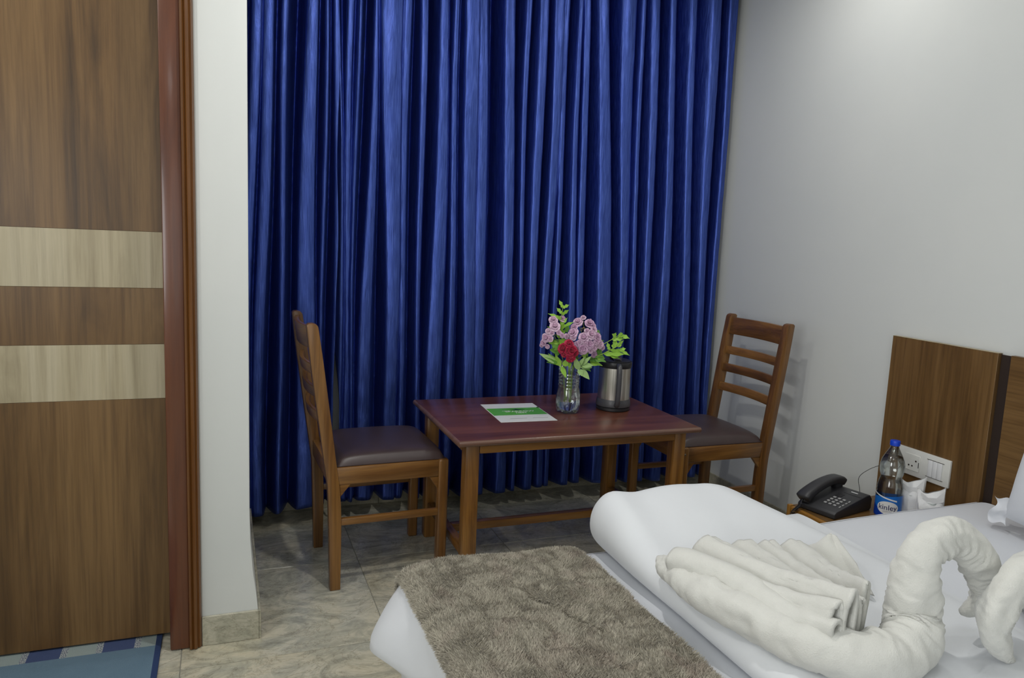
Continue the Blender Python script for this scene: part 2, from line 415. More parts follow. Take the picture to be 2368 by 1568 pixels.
# ------------------------------------------------------------------ the room
RX0, RY0, CZ = -3.6, -4.4, 2.65          # left and near limits, ceiling
YD = -1.07                                # face of the door wall
XC = -2.307                               # right edge of the pier beside the door
fl = struct('floor', box(RX0, 0, RY0, 0, -.06, -.0026), M['grout'])
mesh_cache = {}
xs = [-2.5+.6*k for k in range(-2, 5)]; xs = [RX0]+[a for a in xs if RX0+.02 < a < -.02]+[0]
ys = [-.59-.6*k for k in range(0, 8)]; ys = [0]+[a for a in ys if a > RY0+.02]+[RY0]
for i in range(len(xs)-1):
    for j in range(len(ys)-1):
        wx, wy = round(xs[i+1]-xs[i], 3), round(ys[j]-ys[j+1], 3)
        if (wx, wy) not in mesh_cache:
            mesh_cache[(wx, wy)] = mesh_from(box(-wx/2+.0012, wx/2-.0012, -wy/2+.0012, wy/2-.0012, -.0025, 0, .0008, 1), 'tile', False)
            mesh_cache[(wx, wy)].materials.append(M['tile'])
        o = bpy.data.objects.new('tile', mesh_cache[(wx, wy)]); COL.objects.link(o); o.parent = fl
        o.location = ((xs[i]+xs[i+1])/2, (ys[j]+ys[j+1])/2, 0)
struct('ceiling', box(RX0-.1, .1, RY0-.1, .1, CZ, CZ+.08), M['ceil'])
struct('wall_back', box(RX0-.1, .1, 0, .1, -.06, CZ), M['wall'])
struct('wall_right', box(0, .1, RY0-.1, 0, -.06, CZ), M['wall'])
struct('wall_left', box(RX0-.1, RX0, RY0, 0, -.06, CZ), M['wall'])
struct('wall_front', box(RX0-.1, .1, RY0-.1, RY0, -.06, CZ), M['wall'])
DX0, DX1, DH = -3.33, -2.531, 2.06
pier = prism([(-2.446, 0.0), (-2.284, 0.0), (-2.284, .095), (-2.288, .14), (-2.298, .22), (-2.305, .32), (XC, .42), (XC, CZ), (-2.446, CZ)], YD, 0, 'y')
pier = bevel(pier, .004, 2, 50)
struct('wall_door', cat(pier, box(RX0, -2.446, YD, -.9, DH+.085, CZ), box(RX0, DX0-.085, YD, -.9, 0, DH+.085), box(RX0, -2.446, -.9, -.86, 0, CZ)), M['wall'], True, 35)
# tile skirting pieces
struct('baseboard_door', cat(box(-2.4435, -2.2795, YD-.008, YD-.0004, 0, .093, .0015, 1), box(-2.2835, -2.2755, YD-.008, -.01, 0, .093, .0015, 1)), M['skirt'])
bb = struct('baseboard_back', box(-2.2755, -.0085, -.0006, -.0002, 0, .02), M['grout'])
for k in range(4):
    x0 = -2.2755+.567*k
    part('skirting_tile', box(x0+.001, x0+.566, -.0085, -.0006, 0, .098, .0015, 1), M['skirt'], bb, False)
br = struct('baseboard_right', box(-.0006, -.0002, RY0+.01, -.01, 0, .02), M['grout'])
for k in range(7):
    y0 = -.009-.6*k
    part('skirting_tile', box(-.0085, -.0006, y0-.599, y0, 0, .078, .0015, 1), M['skirt'], br, False)

# door leaf with laminate panels, frame
yl = -.992
door = struct('door_1', box(DX0+.002, DX1-.002, yl+.003, yl+.036, .013, DH-.003), M['lam_z'])
zz = [.013, .748, .908, 1.07, 1.23, DH-.003]
for k in range(5):
    pale = k in (1, 3)
    p = part('panel', box(DX0+.002, DX1-.002, yl, yl+.003, zz[k]+.0004, zz[k+1]-.0004, .0005, 1), M['pale_z' if pale else 'lam_z'], door, False)
    p['label'] = 'pale oak inlay strip' if pale else 'dark walnut door panel'
frame = struct('trim_1', cat(box(DX1, -2.478, YD-.012, yl+.05, .003, DH+.05, .003, 2), box(DX0-.053, DX0, YD-.012, yl+.05, .003, DH+.05, .003, 2), box(DX0, DX1, YD-.012, yl+.05, DH, DH+.05, .003, 2)), M['frame_z'], True)
def moulding(x0, x1):
    s = 1 if x1 > x0 else -1; wd = abs(x1-x0)
    pr = [(0, 0), (0, -.02), (.18, -.024), (.30, -.018), (.42, -.024), (.62, -.021), (.74, -.014), (.86, -.016), (1, -.008), (1, 0)]
    return prism([(x0+s*a*wd, YD+b) for a, b in pr], .003, DH+.08, 'z')
part('moulding', moulding(-2.478, -2.445), M['mould_z'], frame, True, 30)
part('moulding', moulding(DX0-.053, DX0-.085), M['mould_z'], frame, True, 30)

# ------------------------------------------------------------------ curtains
bandT = [-2.300, -2.245, -2.194, -2.134, -2.037, -1.982, -1.938, -1.883, -1.855, -1.782, -1.718, -1.657, -1.593, -1.496, -1.442, -1.383, -1.334, -1.205, -1.12, -1.059, -.976, -.935, -.88, -.845, -.759, -.624, -.564, -.493, -.396, -.29, -.172, -.08]
bandM = [-2.330, -2.283, -2.237, -2.158, -2.054, -1.99, -1.926, -1.89, -1.868, -1.804, -1.699, -1.653, -1.58, -1.496, -1.432, -1.349, -1.294, -1.173, -1.107, -1.044, -.976, -.932, -.851, -.797, -.677, -.573, -.518, -.438, -.344, -.221, -.128, -.06]
hwT = [8, 11, 11, 6, 11, 3, 6, 8, 3, 4, 27, 9, 9, 9, 6, 20, 11, 13, 7, 11, 14, 7, 5, 9, 13, 20, 6, 11, 8, 8, 14, 5]
hwM = [8, 8, 11, 4, 20, 3, 11, 6, 3, 13, 17, 6, 5, 18, 7, 16, 13, 13, 5, 10, 9, 6, 8, 9, 20, 10, 6, 7, 12, 11, 9, 5]
bandT, bandM = np.array(bandT), np.array(bandM); hwT, hwM = np.array(hwT)/590, np.array(hwM)/590
ZT, ZM = 2.25, .95
frontv = rng.uniform(-.012, .012, len(bandT))
def fold_depth(X, z):
    """depth behind the front of the folds for one row of X at height z"""
    t = (ZT-z)/(ZT-ZM); t = min(max(t, -.25), 1.55)
    tt = t if t < 1 else 1+(t-1)*.45
    c = bandT+(bandM-bandT)*tt; h = np.maximum(hwT+(hwM-hwT)*min(max(t, 0), 1.2), .0035)
    c = c+.006*np.sin(z*3.1+np.arange(len(c))*1.7)
    o = np.argsort(c); c = c[o]; h = h[o]; fr = frontv[o]
    kx = []; kd = []
    D = np.zeros_like(X)
    for i in range(len(c)-1):
        a, b = c[i]+h[i], c[i+1]-h[i+1]
        if b < a+.008: m_ = (a+b)/2; a, b = m_-.004, m_+.004
        m_ = a+(b-a)*(.5+.16*math.sin(i*2.3+z*.8)); d = min(max((b-a)*2.1, .010), .125)
        s = (X >= a) & (X < m_); q = (X[s]-a)/(m_-a); D[s] = fr[i]*(1-q)+(fr[i]+fr[i+1])/2*q+d*q**1.35
        s = (X >= m_) & (X < b); q = (b-X[s])/(b-m_); D[s] = fr[i+1]*(1-q)+(fr[i]+fr[i+1])/2*q+d*q**1.35
    for i in range(len(c)):
        s = (X >= c[i]-h[i]) & (X <= c[i]+h[i]); q = (X[s]-c[i])/max(h[i], 1e-4); D[s] = fr[i]+.19*h[i]*(q*q-1)
    return D
def curtain(name, x0f, x1f, n, label, tuck=0):
    zs = np.concatenate([np.linspace(CZ-.004, .6, 70), np.linspace(.585, 0, 34)[:-1], [0.0]])
    V = []; rows = len(zs); ker = np.hanning(7); ker /= ker.sum()
    for z in zs:
        hem = .062
        xa, xb = x0f(z), x1f(z); X = np.linspace(xa, xb, n)
        D = fold_depth(X, z); D = np.convolve(np.pad(D, 3, mode='edge'), ker, 'valid')
        D = D+.006*(vnoise(X*9, z*2.2, 3)-.5)+.0035*(vnoise(X*34, z*16+X*8, 7)-.5)
        amp = .75+.25*sstep(2.6, 2.0, z)
        D = D+tuck*sstep(-1.912, -1.934, X)
        Y = -.165+D*amp-.018*sstep(.5, .1, z)
        hz = hem+.016*vnoise(X*5, 1.5)+.010*np.sin(X*6.1)
        Z = np.maximum(z, 0)+(hz)*(1-sstep(0, .6, z))
        for a, b, c in zip(X, Y, Z): V.append((a, b, c))
    F = [(j*n+i, (j+1)*n+i, (j+1)*n+i+1, j*n+i+1) for j in range(rows-1) for i in range(n-1)]
    o = solo(name, (V, F), M['satin'], label, 'curtain', True, 180, 'blue satin curtains across the back wall')
    md = o.modifiers.new('thickness', 'SOLIDIFY'); md.thickness = .0012; md.offset = 1
    return o
def edge_l(z): return -1.932-.014*float(sstep(.85, .55, z))-.004*math.sin(z*9)
def edge_r(z): return -1.939+.023*float(sstep(.85, .5, z))
curtain('curtain', lambda z: -2.300, edge_l, 170, 'narrow blue satin curtain beside the white pier by the door')
curtain('curtain', edge_r, lambda z: -.045, 800, 'wide blue satin curtain hanging behind the table', .022)

# ------------------------------------------------------------------ table
TX0, TX1, TY0, TY1, TZ = -1.64, -.681, -1.018, -.371, .57
tb = thing('coffee_table', 'low wooden table with dark red-brown top, flower bottle standing on it', 'table', ((TX0+TX1)/2, (TY0+TY1)/2, 0))
hx, hy = (TX1-TX0)/2, (TY1-TY0)/2
part('table_top', box(-hx+.004, hx-.004, -hy+.004, hy-.004, TZ-.020, TZ, .0015, 2), M['ttop'], tb)
def edge_strip(L, out):   # half-round moulding of length 2L lying along x
    n = 8; poly = [(0, -.0105)]+[(.010*math.sin(PI*k/n), -.0105*math.cos(PI*k/n)) for k in range(1, n)]+[(0, .0105)]
    return prism(poly, -L, L, 'x')
es = edge_strip(hx, 1)
def mvx(p, M4): return xf(p, M4)
for sgn in (-1, 1):
    e = part('edge_moulding', mvx(es, Matrix.Translation((0, sgn*(hy-.005), TZ-.0108)) @ Matrix.Rotation(0 if sgn > 0 else PI, 4, 'Z')), M['tedge'], tb)
es2 = edge_strip(hy, 1)
for sgn in (-1, 1):
    part('edge_moulding', mvx(es2, Matrix.Translation((sgn*(hx-.005), 0, TZ-.0108)) @ Matrix.Rotation(-PI/2 if sgn > 0 else PI/2, 4, 'Z')), M['tedge'], tb)
LG = .052; ix, iy = hx-.036, hy-.036
leg = bevel(prism([(-LG/2, -LG/2), (LG/2, -LG/2), (LG/2, LG/2), (-LG/2, LG/2)], 0, TZ-.0205, 'z'), .007, 2)
legm = mesh_from(leg, 'leg'); legm.materials.append(M['twood_z'])
for sx in (-1, 1):
    for sy in (-1, 1):
        o = bpy.data.objects.new('leg', legm); COL.objects.link(o); o.parent = tb; o.location = (sx*(ix-LG/2), sy*(iy-LG/2), 0)
for sy in (-1, 1): part('apron', box(-ix+LG, ix-LG, sy*(iy-.010)-.010, sy*(iy-.010)+.010, TZ-.058, TZ-.0205, .002, 1), M['twood_x'], tb)
for sx in (-1, 1): part('apron', box(sx*(ix-.010)-.010, sx*(ix-.010)+.010, -iy+LG, iy-LG, TZ-.058, TZ-.0205, .002, 1), M['twood_y'], tb)
for sx in (-1, 1): part('stretcher', box(sx*(ix-LG/2)-.016, sx*(ix-LG/2)+.016, -iy+LG, iy-LG, .122, .153, .003, 2), M['twood_y'], tb)
part('stretcher', box(-ix+LG/2+.016, ix-LG/2-.016, -.016, .016, .122, .153, .003, 2), M['twood_x'], tb)

# ------------------------------------------------------------------ chairs (facing local +x)
def make_chair(label, loc, rz, screw=False):
    t = thing('dining_chair', label, 'chair', loc, rz, 'two ladder-back chairs at the table')
    HW = .208; TH = .034
    prof_b = [(-.197, 0), (-.203, .25), (-.207, .36), (-.216, .435), (-.263, .78), (-.281, .935)]
    prof_f = [(-.161, 0), (-.160, .24), (-.166, .36), (-.177, .445), (-.221, .78), (-.243, .93)]
    pb = [tuple(a) for a in smooth_path(prof_b, 4)]; pf = [tuple(a) for a in smooth_path(prof_f, 4)]
    topc = [(-.2815, .941), (-.274, .9465), (-.262, .947), (-.250, .943), (-.2445, .936)]
    poly = pf+topc[::-1]+pb[::-1]
    for s in (-1, 1):
        a, b = (HW-TH, HW) if s > 0 else (-HW, -HW+TH)
        part('rear_leg', bevel(prism(poly, a, b, 'y'), .003, 2, 50), M['wood_z'], t)
        part('front_leg', bevel(prism([(.189, a), (.227, a), (.227, b), (.189, b)], 0, .446, 'z'), .007, 3), M['wood_z'], t)
        ya, yb = (HW-.026, HW-.004) if s > 0 else (-HW+.004, -HW+.026)
        part('side_rail', box(-.180, .190, ya, yb, .383, .444, .003, 2), M['wood_x'], t)
        part('stretcher', box(-.162, .192, ya+.001, yb-.001, .234, .259, .003, 2), M['wood_x'], t)
        for q in ([(.189, .3825), (.189, .332), (.156, .3825)], [(-.167, .3825), (-.165, .337), (-.128, .3825)]):
            part('corner_bracket', bevel(prism(q, ya+.002, yb-.002, 'y'), .0015, 1, 50), M['wood_x'], t)
    part('front_rail', box(.196, .220, -HW+TH, HW-TH, .383, .444, .003, 2), M['wood_y'], t)
    part('back_rail', box(-.204, -.180, -HW+TH, HW-TH, .383, .444, .003, 2), M['wood_y'], t)
    # curved ladder slats
    def slat(z0, z1, th=.016, bow=.022):
        def cx(z): return -.196-.0+(-.066)*((z-.445)/.49)
        n = 12; v = []; y0, y1 = -HW+TH-.004, HW-TH+.004
        for i in range(n+1):
            u = i/n; y = y0+(y1-y0)*u; b = -bow*math.sin(PI*u)
            for (z, dx) in ((z0, th/2), (z1, th/2), (z1, -th/2), (z0, -th/2)): v.append((cx(z)+b+dx, y, z))
        f = [(i*4+k, (i+1)*4+k, (i+1)*4+(k+1) % 4, i*4+(k+1) % 4) for i in range(n) for k in range(4)]+[(0, 1, 2, 3), (n*4+3, n*4+2, n*4+1, n*4)]
        bm = bmesh.new(); vs = [bm.verts.new(a) for a in v]
        for q in f: bm.faces.new([vs[k] for k in q])
        bmesh.ops.recalc_face_normals(bm, faces=bm.faces[:])
        r = [tuple(a.co) for a in bm.verts], [tuple(a.index for a in q.verts) for q in bm.faces]; bm.free()
        return bevel(r, .003, 2, 50)
    part('top_rail', slat(.855, .932, .018), M['wood_y'], t)
    for z0, z1 in ((.763, .799), (.682, .719), (.594, .631)): part('slat', slat(z0, z1), M['wood_y'], t)
    # padded seat
    def cush(u, v):
        x = -.176+(.216+.176)*u; y = (-HW+.012)+(2*HW-.024)*v
        e = max(abs(2*u-1), abs(2*v-1)); ed = (1-abs(2*u-1)**7)*(1-abs(2*v-1)**7)
        return x, y, .4475+.046*(max(ed, 0)**.42)*(1-.18*((2*u-1)**2+(2*v-1)**2)/2)
    top = grid(cush, 36, 36)
    part('seat_cushion', cat(top, box(-.176, .216, -HW+.012, HW-.012, .4452, .4478)), M['leather'], t, True, 60)
    if screw:
        part('screw', xf(lathe([(0.0, .0025), (.004, .002), (.005, 0), (0.0, -.001)], 10), Matrix.Translation((.209, HW, .418)) @ Matrix.Rotation(-PI/2, 4, 'X')), M['screw'], t)
    return t
make_chair('wooden ladder-back chair with dark leather seat, standing beside the white pier', (-1.846, -.612, 0), math.radians(2.2))
make_chair('wooden ladder-back chair with dark leather seat, standing against the grey right wall', (-.437, -.672, 0), PI, True)

# ------------------------------------------------------------------ things on the table
# menu card
card = thing('menu_card', 'laminated white hotel card with green band lying on the table', 'card', (-1.293, -.6635, TZ+.0003), math.radians(-3.0))
cw, ch = .113, .146
part('card_sheet', box(-cw, cw, -ch, ch, 0, .0018, .0006, 1), M['paper'], card)
band = part('green_band', box(-cw+.003, cw-.003, -.046, .068, .0018, .0020), M['green'], card, False)
def flat_text(s, size, x, y, mat, name, parent):
    v, f = text_part(s, size); return part(name, ([(a+x, b+y, c+.0022) for a, b, c in v], f), mat, parent, False)
flat_text('HOTEL', .011, -.040, .022, M['print_white'], 'lettering', band)
flat_text('SPARROW', .026, .012, .010, M['print_white'], 'lettering', band)
flat_text('NEST', .020, .012, -.013, M['print_white'], 'lettering', band)
bird = [(0, .036), (.018, .031), (.034, .040), (.046, .034), (.040, .046), (.022, .046), (.012, .056), (.004, .046), (-.014, .048)]
part('bird_emblem', prism([(a-.004, b-.002) for a, b in bird], .0020, .0023, 'z'), M['dgreen'], band, False)
for k, (xa, xb) in enumerate(((-.062, .006), (.030, .092))): part('small_print', box(xa, xb, -.1005, -.0975, .0018, .0020), M['greyprint'], card, False)
part('eyelet', xf(lathe([(.0025, 0), (.006, .0005), (.0065, .0018), (.0045, .0024), (.0025, .0012)], 14), Matrix.Translation((cw-.004, .066, .0016))), M['screw'], card)

# flower bottle: the cut-off bottle, water, then the stems
VB = Vector((-1.09, -.693, TZ)); FR = -YAW
vase = thing('bottle_vase', 'cut clear plastic bottle used as a vase, half full of water', 'vase', VB+Vector((0, 0, .0005)), FR)
vp = [(.030, .004), (.040, .002), (.0455, .012), (.0485, .028), (.0495, .05), (.0485, .072), (.0450, .088), (.0435, .098)]
zz_ = .098
for k in range(5): vp += [(.0435, zz_+.003), (.0418, zz_+.007), (.0418, zz_+.009), (.0435, zz_+.013)]; zz_ += .0135
vp += [(.0438, .170), (.0440, .182), (.0425, .194), (.0420, .203)]
def vrf(r, z, a):
    if z < .03: r = r*(1-.10*(1-z/.03)*(.5+.5*math.cos(5*a)))
    elif .03 < z < .09: r = r+.0010*math.sin(3*a+z*95)
    return r
def petal_base(v):   # five feet
    out = []
    for x, y, z in v:
        if z < .012:
            a = math.atan2(y, x); z = z+.008*(.5-.5*math.cos(5*a+PI))*.9
        out.append((x, y, z))
    return out
bv, bf = lathe(vp, 60, rfun=vrf); bf = bf[:-1]
part('bottle_body', (petal_base(bv), bf), M['pet'], vase, True, 60)
part('water', lathe([(0.0, .014), (.034, .014), (.0435, .024), (.0465, .05), (.0455, .072), (.042, .088), (.0402, .100), (.0402, .143), (0.0, .143)], 40), M['water'], vase, True, 50)

def leaf_mesh(L, W, curl, fold=.25, n=7, lobes=0, seed=0):
    """leaf along +x, normal +z"""
    r = random.Random(seed); v = []; f = []
    for i in range(n+1):
        u = i/n; wd = W*(math.sin(PI*u**.75)**.9)*(1-.15*u)+.0004
        if lobes: wd *= 1+.35*math.sin(u*PI*2*lobes)
        x = L*u; z = -curl*L*u*u
        for s in (-1, 0, 1): v.append((x, s*wd, z+abs(s)*fold*wd))
    for i in range(n):
        for k in range(2):
            a = i*3+k; f.append((a, a+3, a+4, a+1))
    return v, f
def leaf_obj(parent, base, tip, W, mat, curl=.15, lobes=0, up=(0, -.8, .6), seed=0):
    b, t = Vector(base), Vector(tip); d = t-b; L = d.length; x = d.normalized()
    z = Vector(up); z = (z-x*z.dot(x)).normalized(); y = z.cross(x)
    Mx = Matrix(((x.x, y.x, z.x, b.x), (x.y, y.y, z.y, b.y), (x.z, y.z, z.z, b.z), (0, 0, 0, 1)))
    return part('leaf', xf(leaf_mesh(L, W, curl, .25, 8, lobes, seed), Mx), mat, parent, True, 180)
# bouquet frame: local x right, local y away, z up from the bottle base; c() reads the layout of the bunch
def c(a, b, d=0): return ((a-595)/4610*1.02-(2170-b)*.0000098, d, (2170-b)*.2128/1000)
def stem(parent, pts, r=.0016, r2=None):
    p = smooth_path(pts, 5); n = len(p)
    return part('stem', tube(p, [r+((r2 or r)-r)*i/(n-1) for i in range(n)], 6), M['stem'], parent, True, 180)
def rose_mesh(seed, R=1.0):
    r = random.Random(seed); V = []; F = []
    def pet(az, tilt, L, W, r0, z0):
        nu, nv = 4, 4; base = len(V)
        for j in range(nv+1):
            v_ = j/nv
            for i in range(nu+1):
                u = i/nu*2-1; wd = W*(.35+.75*math.sin(PI*min(v_*.62+.12, 1)))
                lat = u*wd; out = r0+L*v_*math.cos(tilt)+(-.16*u*u*W); hh = z0+L*v_*math.sin(tilt)+.18*L*(v_**3)*-1*(1 if tilt < 1 else 0)
                hh += .05*math.sin(u*5+az*3)*v_
                V.append((out*math.cos(az)-lat*math.sin(az), out*math.sin(az)+lat*math.cos(az), hh))
        for j in range(nv):
            for i in range(nu):
                a = base+j*(nu+1)+i; F.append((a, a+1, a+nu+2, a+nu+1))
    for ring, (n, tilt, L, W, r0, z0) in enumerate(((6, .25, .75, .52, .18, -.05), (5, .75, .72, .5, .12, .02), (5, 1.15, .65, .42, .08, .05), (3, 1.45, .6, .3, .03, .06), (5, 1.0, .42, .34, .0, .22), (4, .5, .30, .30, .0, .42))):
        for k in range(n): pet(2*PI*k/n+ring*.6+r.uniform(-.25, .25), tilt+r.uniform(-.12, .12), L*r.uniform(.9, 1.1), W, r0, z0)
    return V, F
ROSES = []
for s_ in range(4):
    m_ = mesh_from(rose_mesh(s_), 'blossom', True, 180); m_.materials.append(M['pink']); ROSES.append(m_)
def blossom(parent, pos, r, aim):
    o = bpy.data.objects.new('blossom', random.choice(ROSES)); COL.objects.link(o); o.parent = parent
    o.location = pos; o.scale = (r, r, r); o.rotation_mode = 'QUATERNION'
    o.rotation_quaternion = Vector(aim).to_track_quat('Z', 'Y')
    return o
S_ = .0002128
def spray(label, cx, cz, items, roots):
    t = thing('pink_flower_spray', label, 'flowers', VB, FR, 'flowers in the bottle vase')
    ctr = Vector(c(cx, cz, .012))
    for st in roots: stem(t, [(st, .0, .045), c(640, 1300, .004), c((640+cx)/2, (1300+cz)/2, .006), ctr], .0022, .0016)
    for (a, b, r) in items:
        q = Vector(c(a, b)); off = (Vector((q.x-ctr.x, 0, q.z-ctr.z))).length; R0 = .075
        q.y = ctr.y-.012-math.sqrt(max(R0*R0-off*off, .0002))*.62
        stem(t, [ctr, (ctr+q)/2+Vector((0, 0, -.006)), q+Vector((0, .008, -.004))], .0012, .0009)
        aim = Vector(((q.x-ctr.x)*10, -.75+random.uniform(-.1, .1), (q.z-ctr.z)*8+.25))
        blossom(t, q, r*S_*1.42, aim)
    return t
tr_ = spray('large round cluster of pale pink blossoms in the bottle vase', 900, 760,
    [(770, 450, 75), (865, 365, 42), (970, 460, 75), (700, 540, 58), (680, 640, 82), (680, 720, 54), (860, 710, 78), (990, 650, 78), (1040, 560, 52), (1100, 690, 68), (1090, 770, 62), (1150, 830, 68), (1200, 905, 55), (960, 830, 72), (850, 920, 88), (740, 860, 60), (1050, 900, 52), (1065, 1040, 56), (890, 800, 50), (1030, 500, 48), (990, 960, 42), (920, 590, 46), (820, 990, 46), (790, 800, 40)], (-.006, .008))
for k in range(14):
    a = random.uniform(0, 2*PI); q = Vector(c(860+70*math.cos(a)*random.random(), 580+45*math.sin(a), -.035))
    part('dry_stamen', tube([q, q+Vector((random.uniform(-.006, .006), -.008, random.uniform(-.004, .008)))], [.0016, .0008], 5), M['tan'], tr_)
spray('small loose cluster of pale pink blossoms leaning to the left of the red flower', 330, 700,
    [(325, 420, 68), (350, 530, 78), (235, 620, 44), (300, 655, 40), (200, 750, 68), (150, 850, 48), (262, 755, 54), (490, 400, 54), (480, 690, 40), (222, 915, 36), (122, 900, 34), (560, 710, 42), (600, 775, 38), (420, 640, 40), (170, 720, 40)], (-.012,))
# red flower
rf = thing('red_flower', 'deep crimson ruffled flower at the front of the bunch', 'flower', VB, FR, None)
stem(rf, [(.004, -.004, .045), c(610, 1300, -.012), c(605, 1080, -.035), c(600, 960, -.05)], .0022, .0018)
redm = []
for s_ in range(3):
    m_ = mesh_from(rose_mesh(20+s_), 'ruffled_petals', True, 180); m_.materials.append(M['red']); redm.append(m_)
for (a, b, r, d) in ((600, 835, 80, -.060), (500, 920, 88, -.062), (640, 940, 88, -.072), (690, 990, 74, -.064), (630, 1080, 84, -.066), (520, 1010, 66, -.062), (585, 960, 80, -.070)):
    o = bpy.data.objects.new('ruffled_petals', random.choice(redm)); COL.objects.link(o); o.parent = rf; o.location = c(a, b, d)
    o.scale = (r*S_*1.3,)*3; o.rotation_mode = 'QUATERNION'; o.rotation_quaternion = Vector(((a-595)/200, -1, (960-b)/200+.2)).to_track_quat('Z', 'Y')
# leafy sprigs
def sprig(label, stempts, leaves, mat, W=.007, lobes=2, d=-.02):
    t = thing('leafy_sprig', label, 'foliage', VB, FR, 'green sprigs in the bottle vase')
    if stempts: stem(t, [c(*p) for p in stempts], .0018, .0009)
    for k, L in enumerate(leaves):
        (a, b), (e, f_) = L[0], L[1]; W_ = L[2] if len(L) > 2 else W; mm = L[3] if len(L) > 3 else mat
        dd = L[4] if len(L) > 4 else d
        leaf_obj(t, c(a, b, dd), c(e, f_, dd-.008+random.uniform(-.012, .012)), W_, mm, random.uniform(.02, .15), lobes, (random.uniform(-.4, .4), -.9, .5), k)
    return t
Y, P_, D_ = M['leafy'], M['leafp'], M['leafd']
sprig('tall yellow-green sprig rising highest of all from the bunch', [(570, 1900, 0), (520, 1250, -.005), (430, 870, -.02), (465, 400, -.02), (492, 200, -.02), (470, 110, -.02)],
    [((492, 190), (436, 56)), ((497, 195), (605, 130)), ((480, 300), (388, 198)), ((485, 320), (592, 222)), ((468, 400), (240, 300)), ((468, 430), (400, 330)), ((460, 520), (575, 372)), ((480, 560), (682, 432)), ((455, 560), (520, 440), .008), ((445, 620), (222, 545)), ((440, 660), (330, 555), .009), ((435, 760), (400, 560), .008), ((455, 650), (505, 480), .008), ((540, 640), (600, 510), .010, D_), ((440, 700), (550, 600), .009), ((430, 840), (560, 770), .012), ((430, 850), (220, 830), .011), ((430, 900), (330, 780), .013, D_), ((425, 900), (180, 790), .008)], Y)
sprig('bright green sprig reaching far out right above the kettle', [(640, 1900, 0), (680, 1300, -.004), (900, 1150, -.01), (1150, 1050, -.02), (1330, 940, -.025), (1450, 870, -.025), (1570, 770, -.025)],
    [((1330, 940), (1290, 795)), ((1390, 900), (1460, 735), .010), ((1450, 870), (1582, 745)), ((1440, 880), (1400, 780)), ((1480, 860), (1540, 830)), ((1340, 945), (1610, 935), .007), ((1500, 920), (1695, 1025), .006), ((1520, 930), (1625, 900)), ((1230, 1020), (1625, 985), .011), ((1250, 1010), (1520, 1080), .009)], Y)
sprig('upper bright green sprig tip at the far right of the bunch', [(640, 1900, 0), (690, 1280, 0), (1000, 980, -.005), (1230, 830, -.02), (1370, 740, -.022), (1500, 655, -.022), (1590, 640, -.022)],
    [((1440, 690), (1368, 628)), ((1410, 690), (1440, 610), .006), ((1370, 740), (1595, 712), .009), ((1500, 655), (1545, 605)), ((1500, 655), (1678, 692), .009), ((1480, 670), (1580, 640), .008)], Y)
sprig('broad pale leaves drooping over the left rim of the bottle', [(560, 1900, 0), (520, 1300, -.02), (420, 1200, -.03)],
    [((385, 1215), (95, 1028), .013), ((430, 1260), (250, 1040), .010, Y), ((460, 1280), (360, 1050), .009, Y), ((400, 1200), (210, 1190), .008, D_), ((450, 1250), (420, 1110), .009, Y), ((400, 1240), (150, 1100), .009, D_), ((390, 1000), (260, 960), .012, D_), ((430, 1060), (330, 950), .014, D_), ((420, 960), (300, 880), .013, D_), ((470, 1270), (555, 1470), .010, Y)], P_, .01, 0, -.035)
sprig('pale grey-green leaves spilling over the front rim of the bottle', [(620, 1900, 0), (680, 1320, -.03), (770, 1300, -.045)],
    [((780, 1310), (692, 1075), .013), ((800, 1310), (970, 1462), .014), ((785, 1300), (832, 1412), .012), ((540, 1260), (545, 1130), .013, Y), ((580, 1250), (640, 1200), .010, Y), ((800, 1260), (1015, 1245), .009), ((820, 1230), (1030, 1205), .012), ((830, 1220), (980, 1040), .008), ((780, 1240), (870, 1060), .008)], P_, .012, 0, -.05)
sprig('dark green leaves under the pink cluster on the right', [(640, 1900, 0), (700, 1300, 0), (900, 1180, -.01), (1100, 1090, -.01)],
    [((980, 1170), (1225, 1235), .013, Y), ((1080, 1080), (1275, 1165), .014), ((1090, 1000), (1240, 1080), .016), ((1080, 960), (1180, 900), .016), ((1150, 800), (1220, 760), .008), ((1090, 600), (1170, 660), .008), ((860, 1260), (1000, 1345), .012), ((900, 1290), (1015, 1290), .010), ((1000, 1100), (1100, 1180), .014), ((900, 1150), (1010, 1090), .012), ((1100, 1060), (1260, 1110), .012, Y), ((700, 1150), (790, 1020), .010), ((880, 1130), (960, 1010), .010, Y)], D_, .012, 1, -.012)

# steel jug kettle
KP = Vector((-.874, -.672, TZ+.0005))
kt = thing('electric_kettle', 'brushed steel jug kettle with black lid, handle and base', 'kettle', KP, math.radians(-108))
part('power_base', lathe([(0.0, 0), (.066, 0), (.069, .003), (.069, .014), (.064, .017), (0.0, .017)], 48), M['black'], kt)
part('base_collar', lathe([(.060, .0172), (.0705, .0175), (.0715, .022), (.068, .044), (.0665, .047), (.060, .047)], 48), M['grey_pl'], kt)
part('steel_body', lathe([(.0655, .0472), (.0655, .06), (.0635, .17), (.0632, .176)], 64), M['steel'], kt)
part('rim', lathe([(.060, .176), (.0655, .1762), (.0672, .180), (.0680, .197), (.0665, .201), (.055, .2015), (0.0, .2015)], 48), M['black'], kt)
lid = part('lid', cat(lathe([(.060, .2017), (.0605, .2035), (.055, .207), (.03, .2085), (0.0, .209)], 40), tube(smooth_path([(-.050, 0, .206), (-.03, 0, .216), (0, 0, .2205), (.03, 0, .216), (.052, 0, .207)], 5), [.014+.008*math.sin(PI*k/20) for k in range(21)], 10, True, None, .5)), M['black'], kt)
hp = [(.063, 0, .190), (.082, 0, .192), (.094, 0, .184), (.099, 0, .165), (.099, 0, .11), (.095, 0, .06), (.086, 0, .036), (.072, 0, .030)]
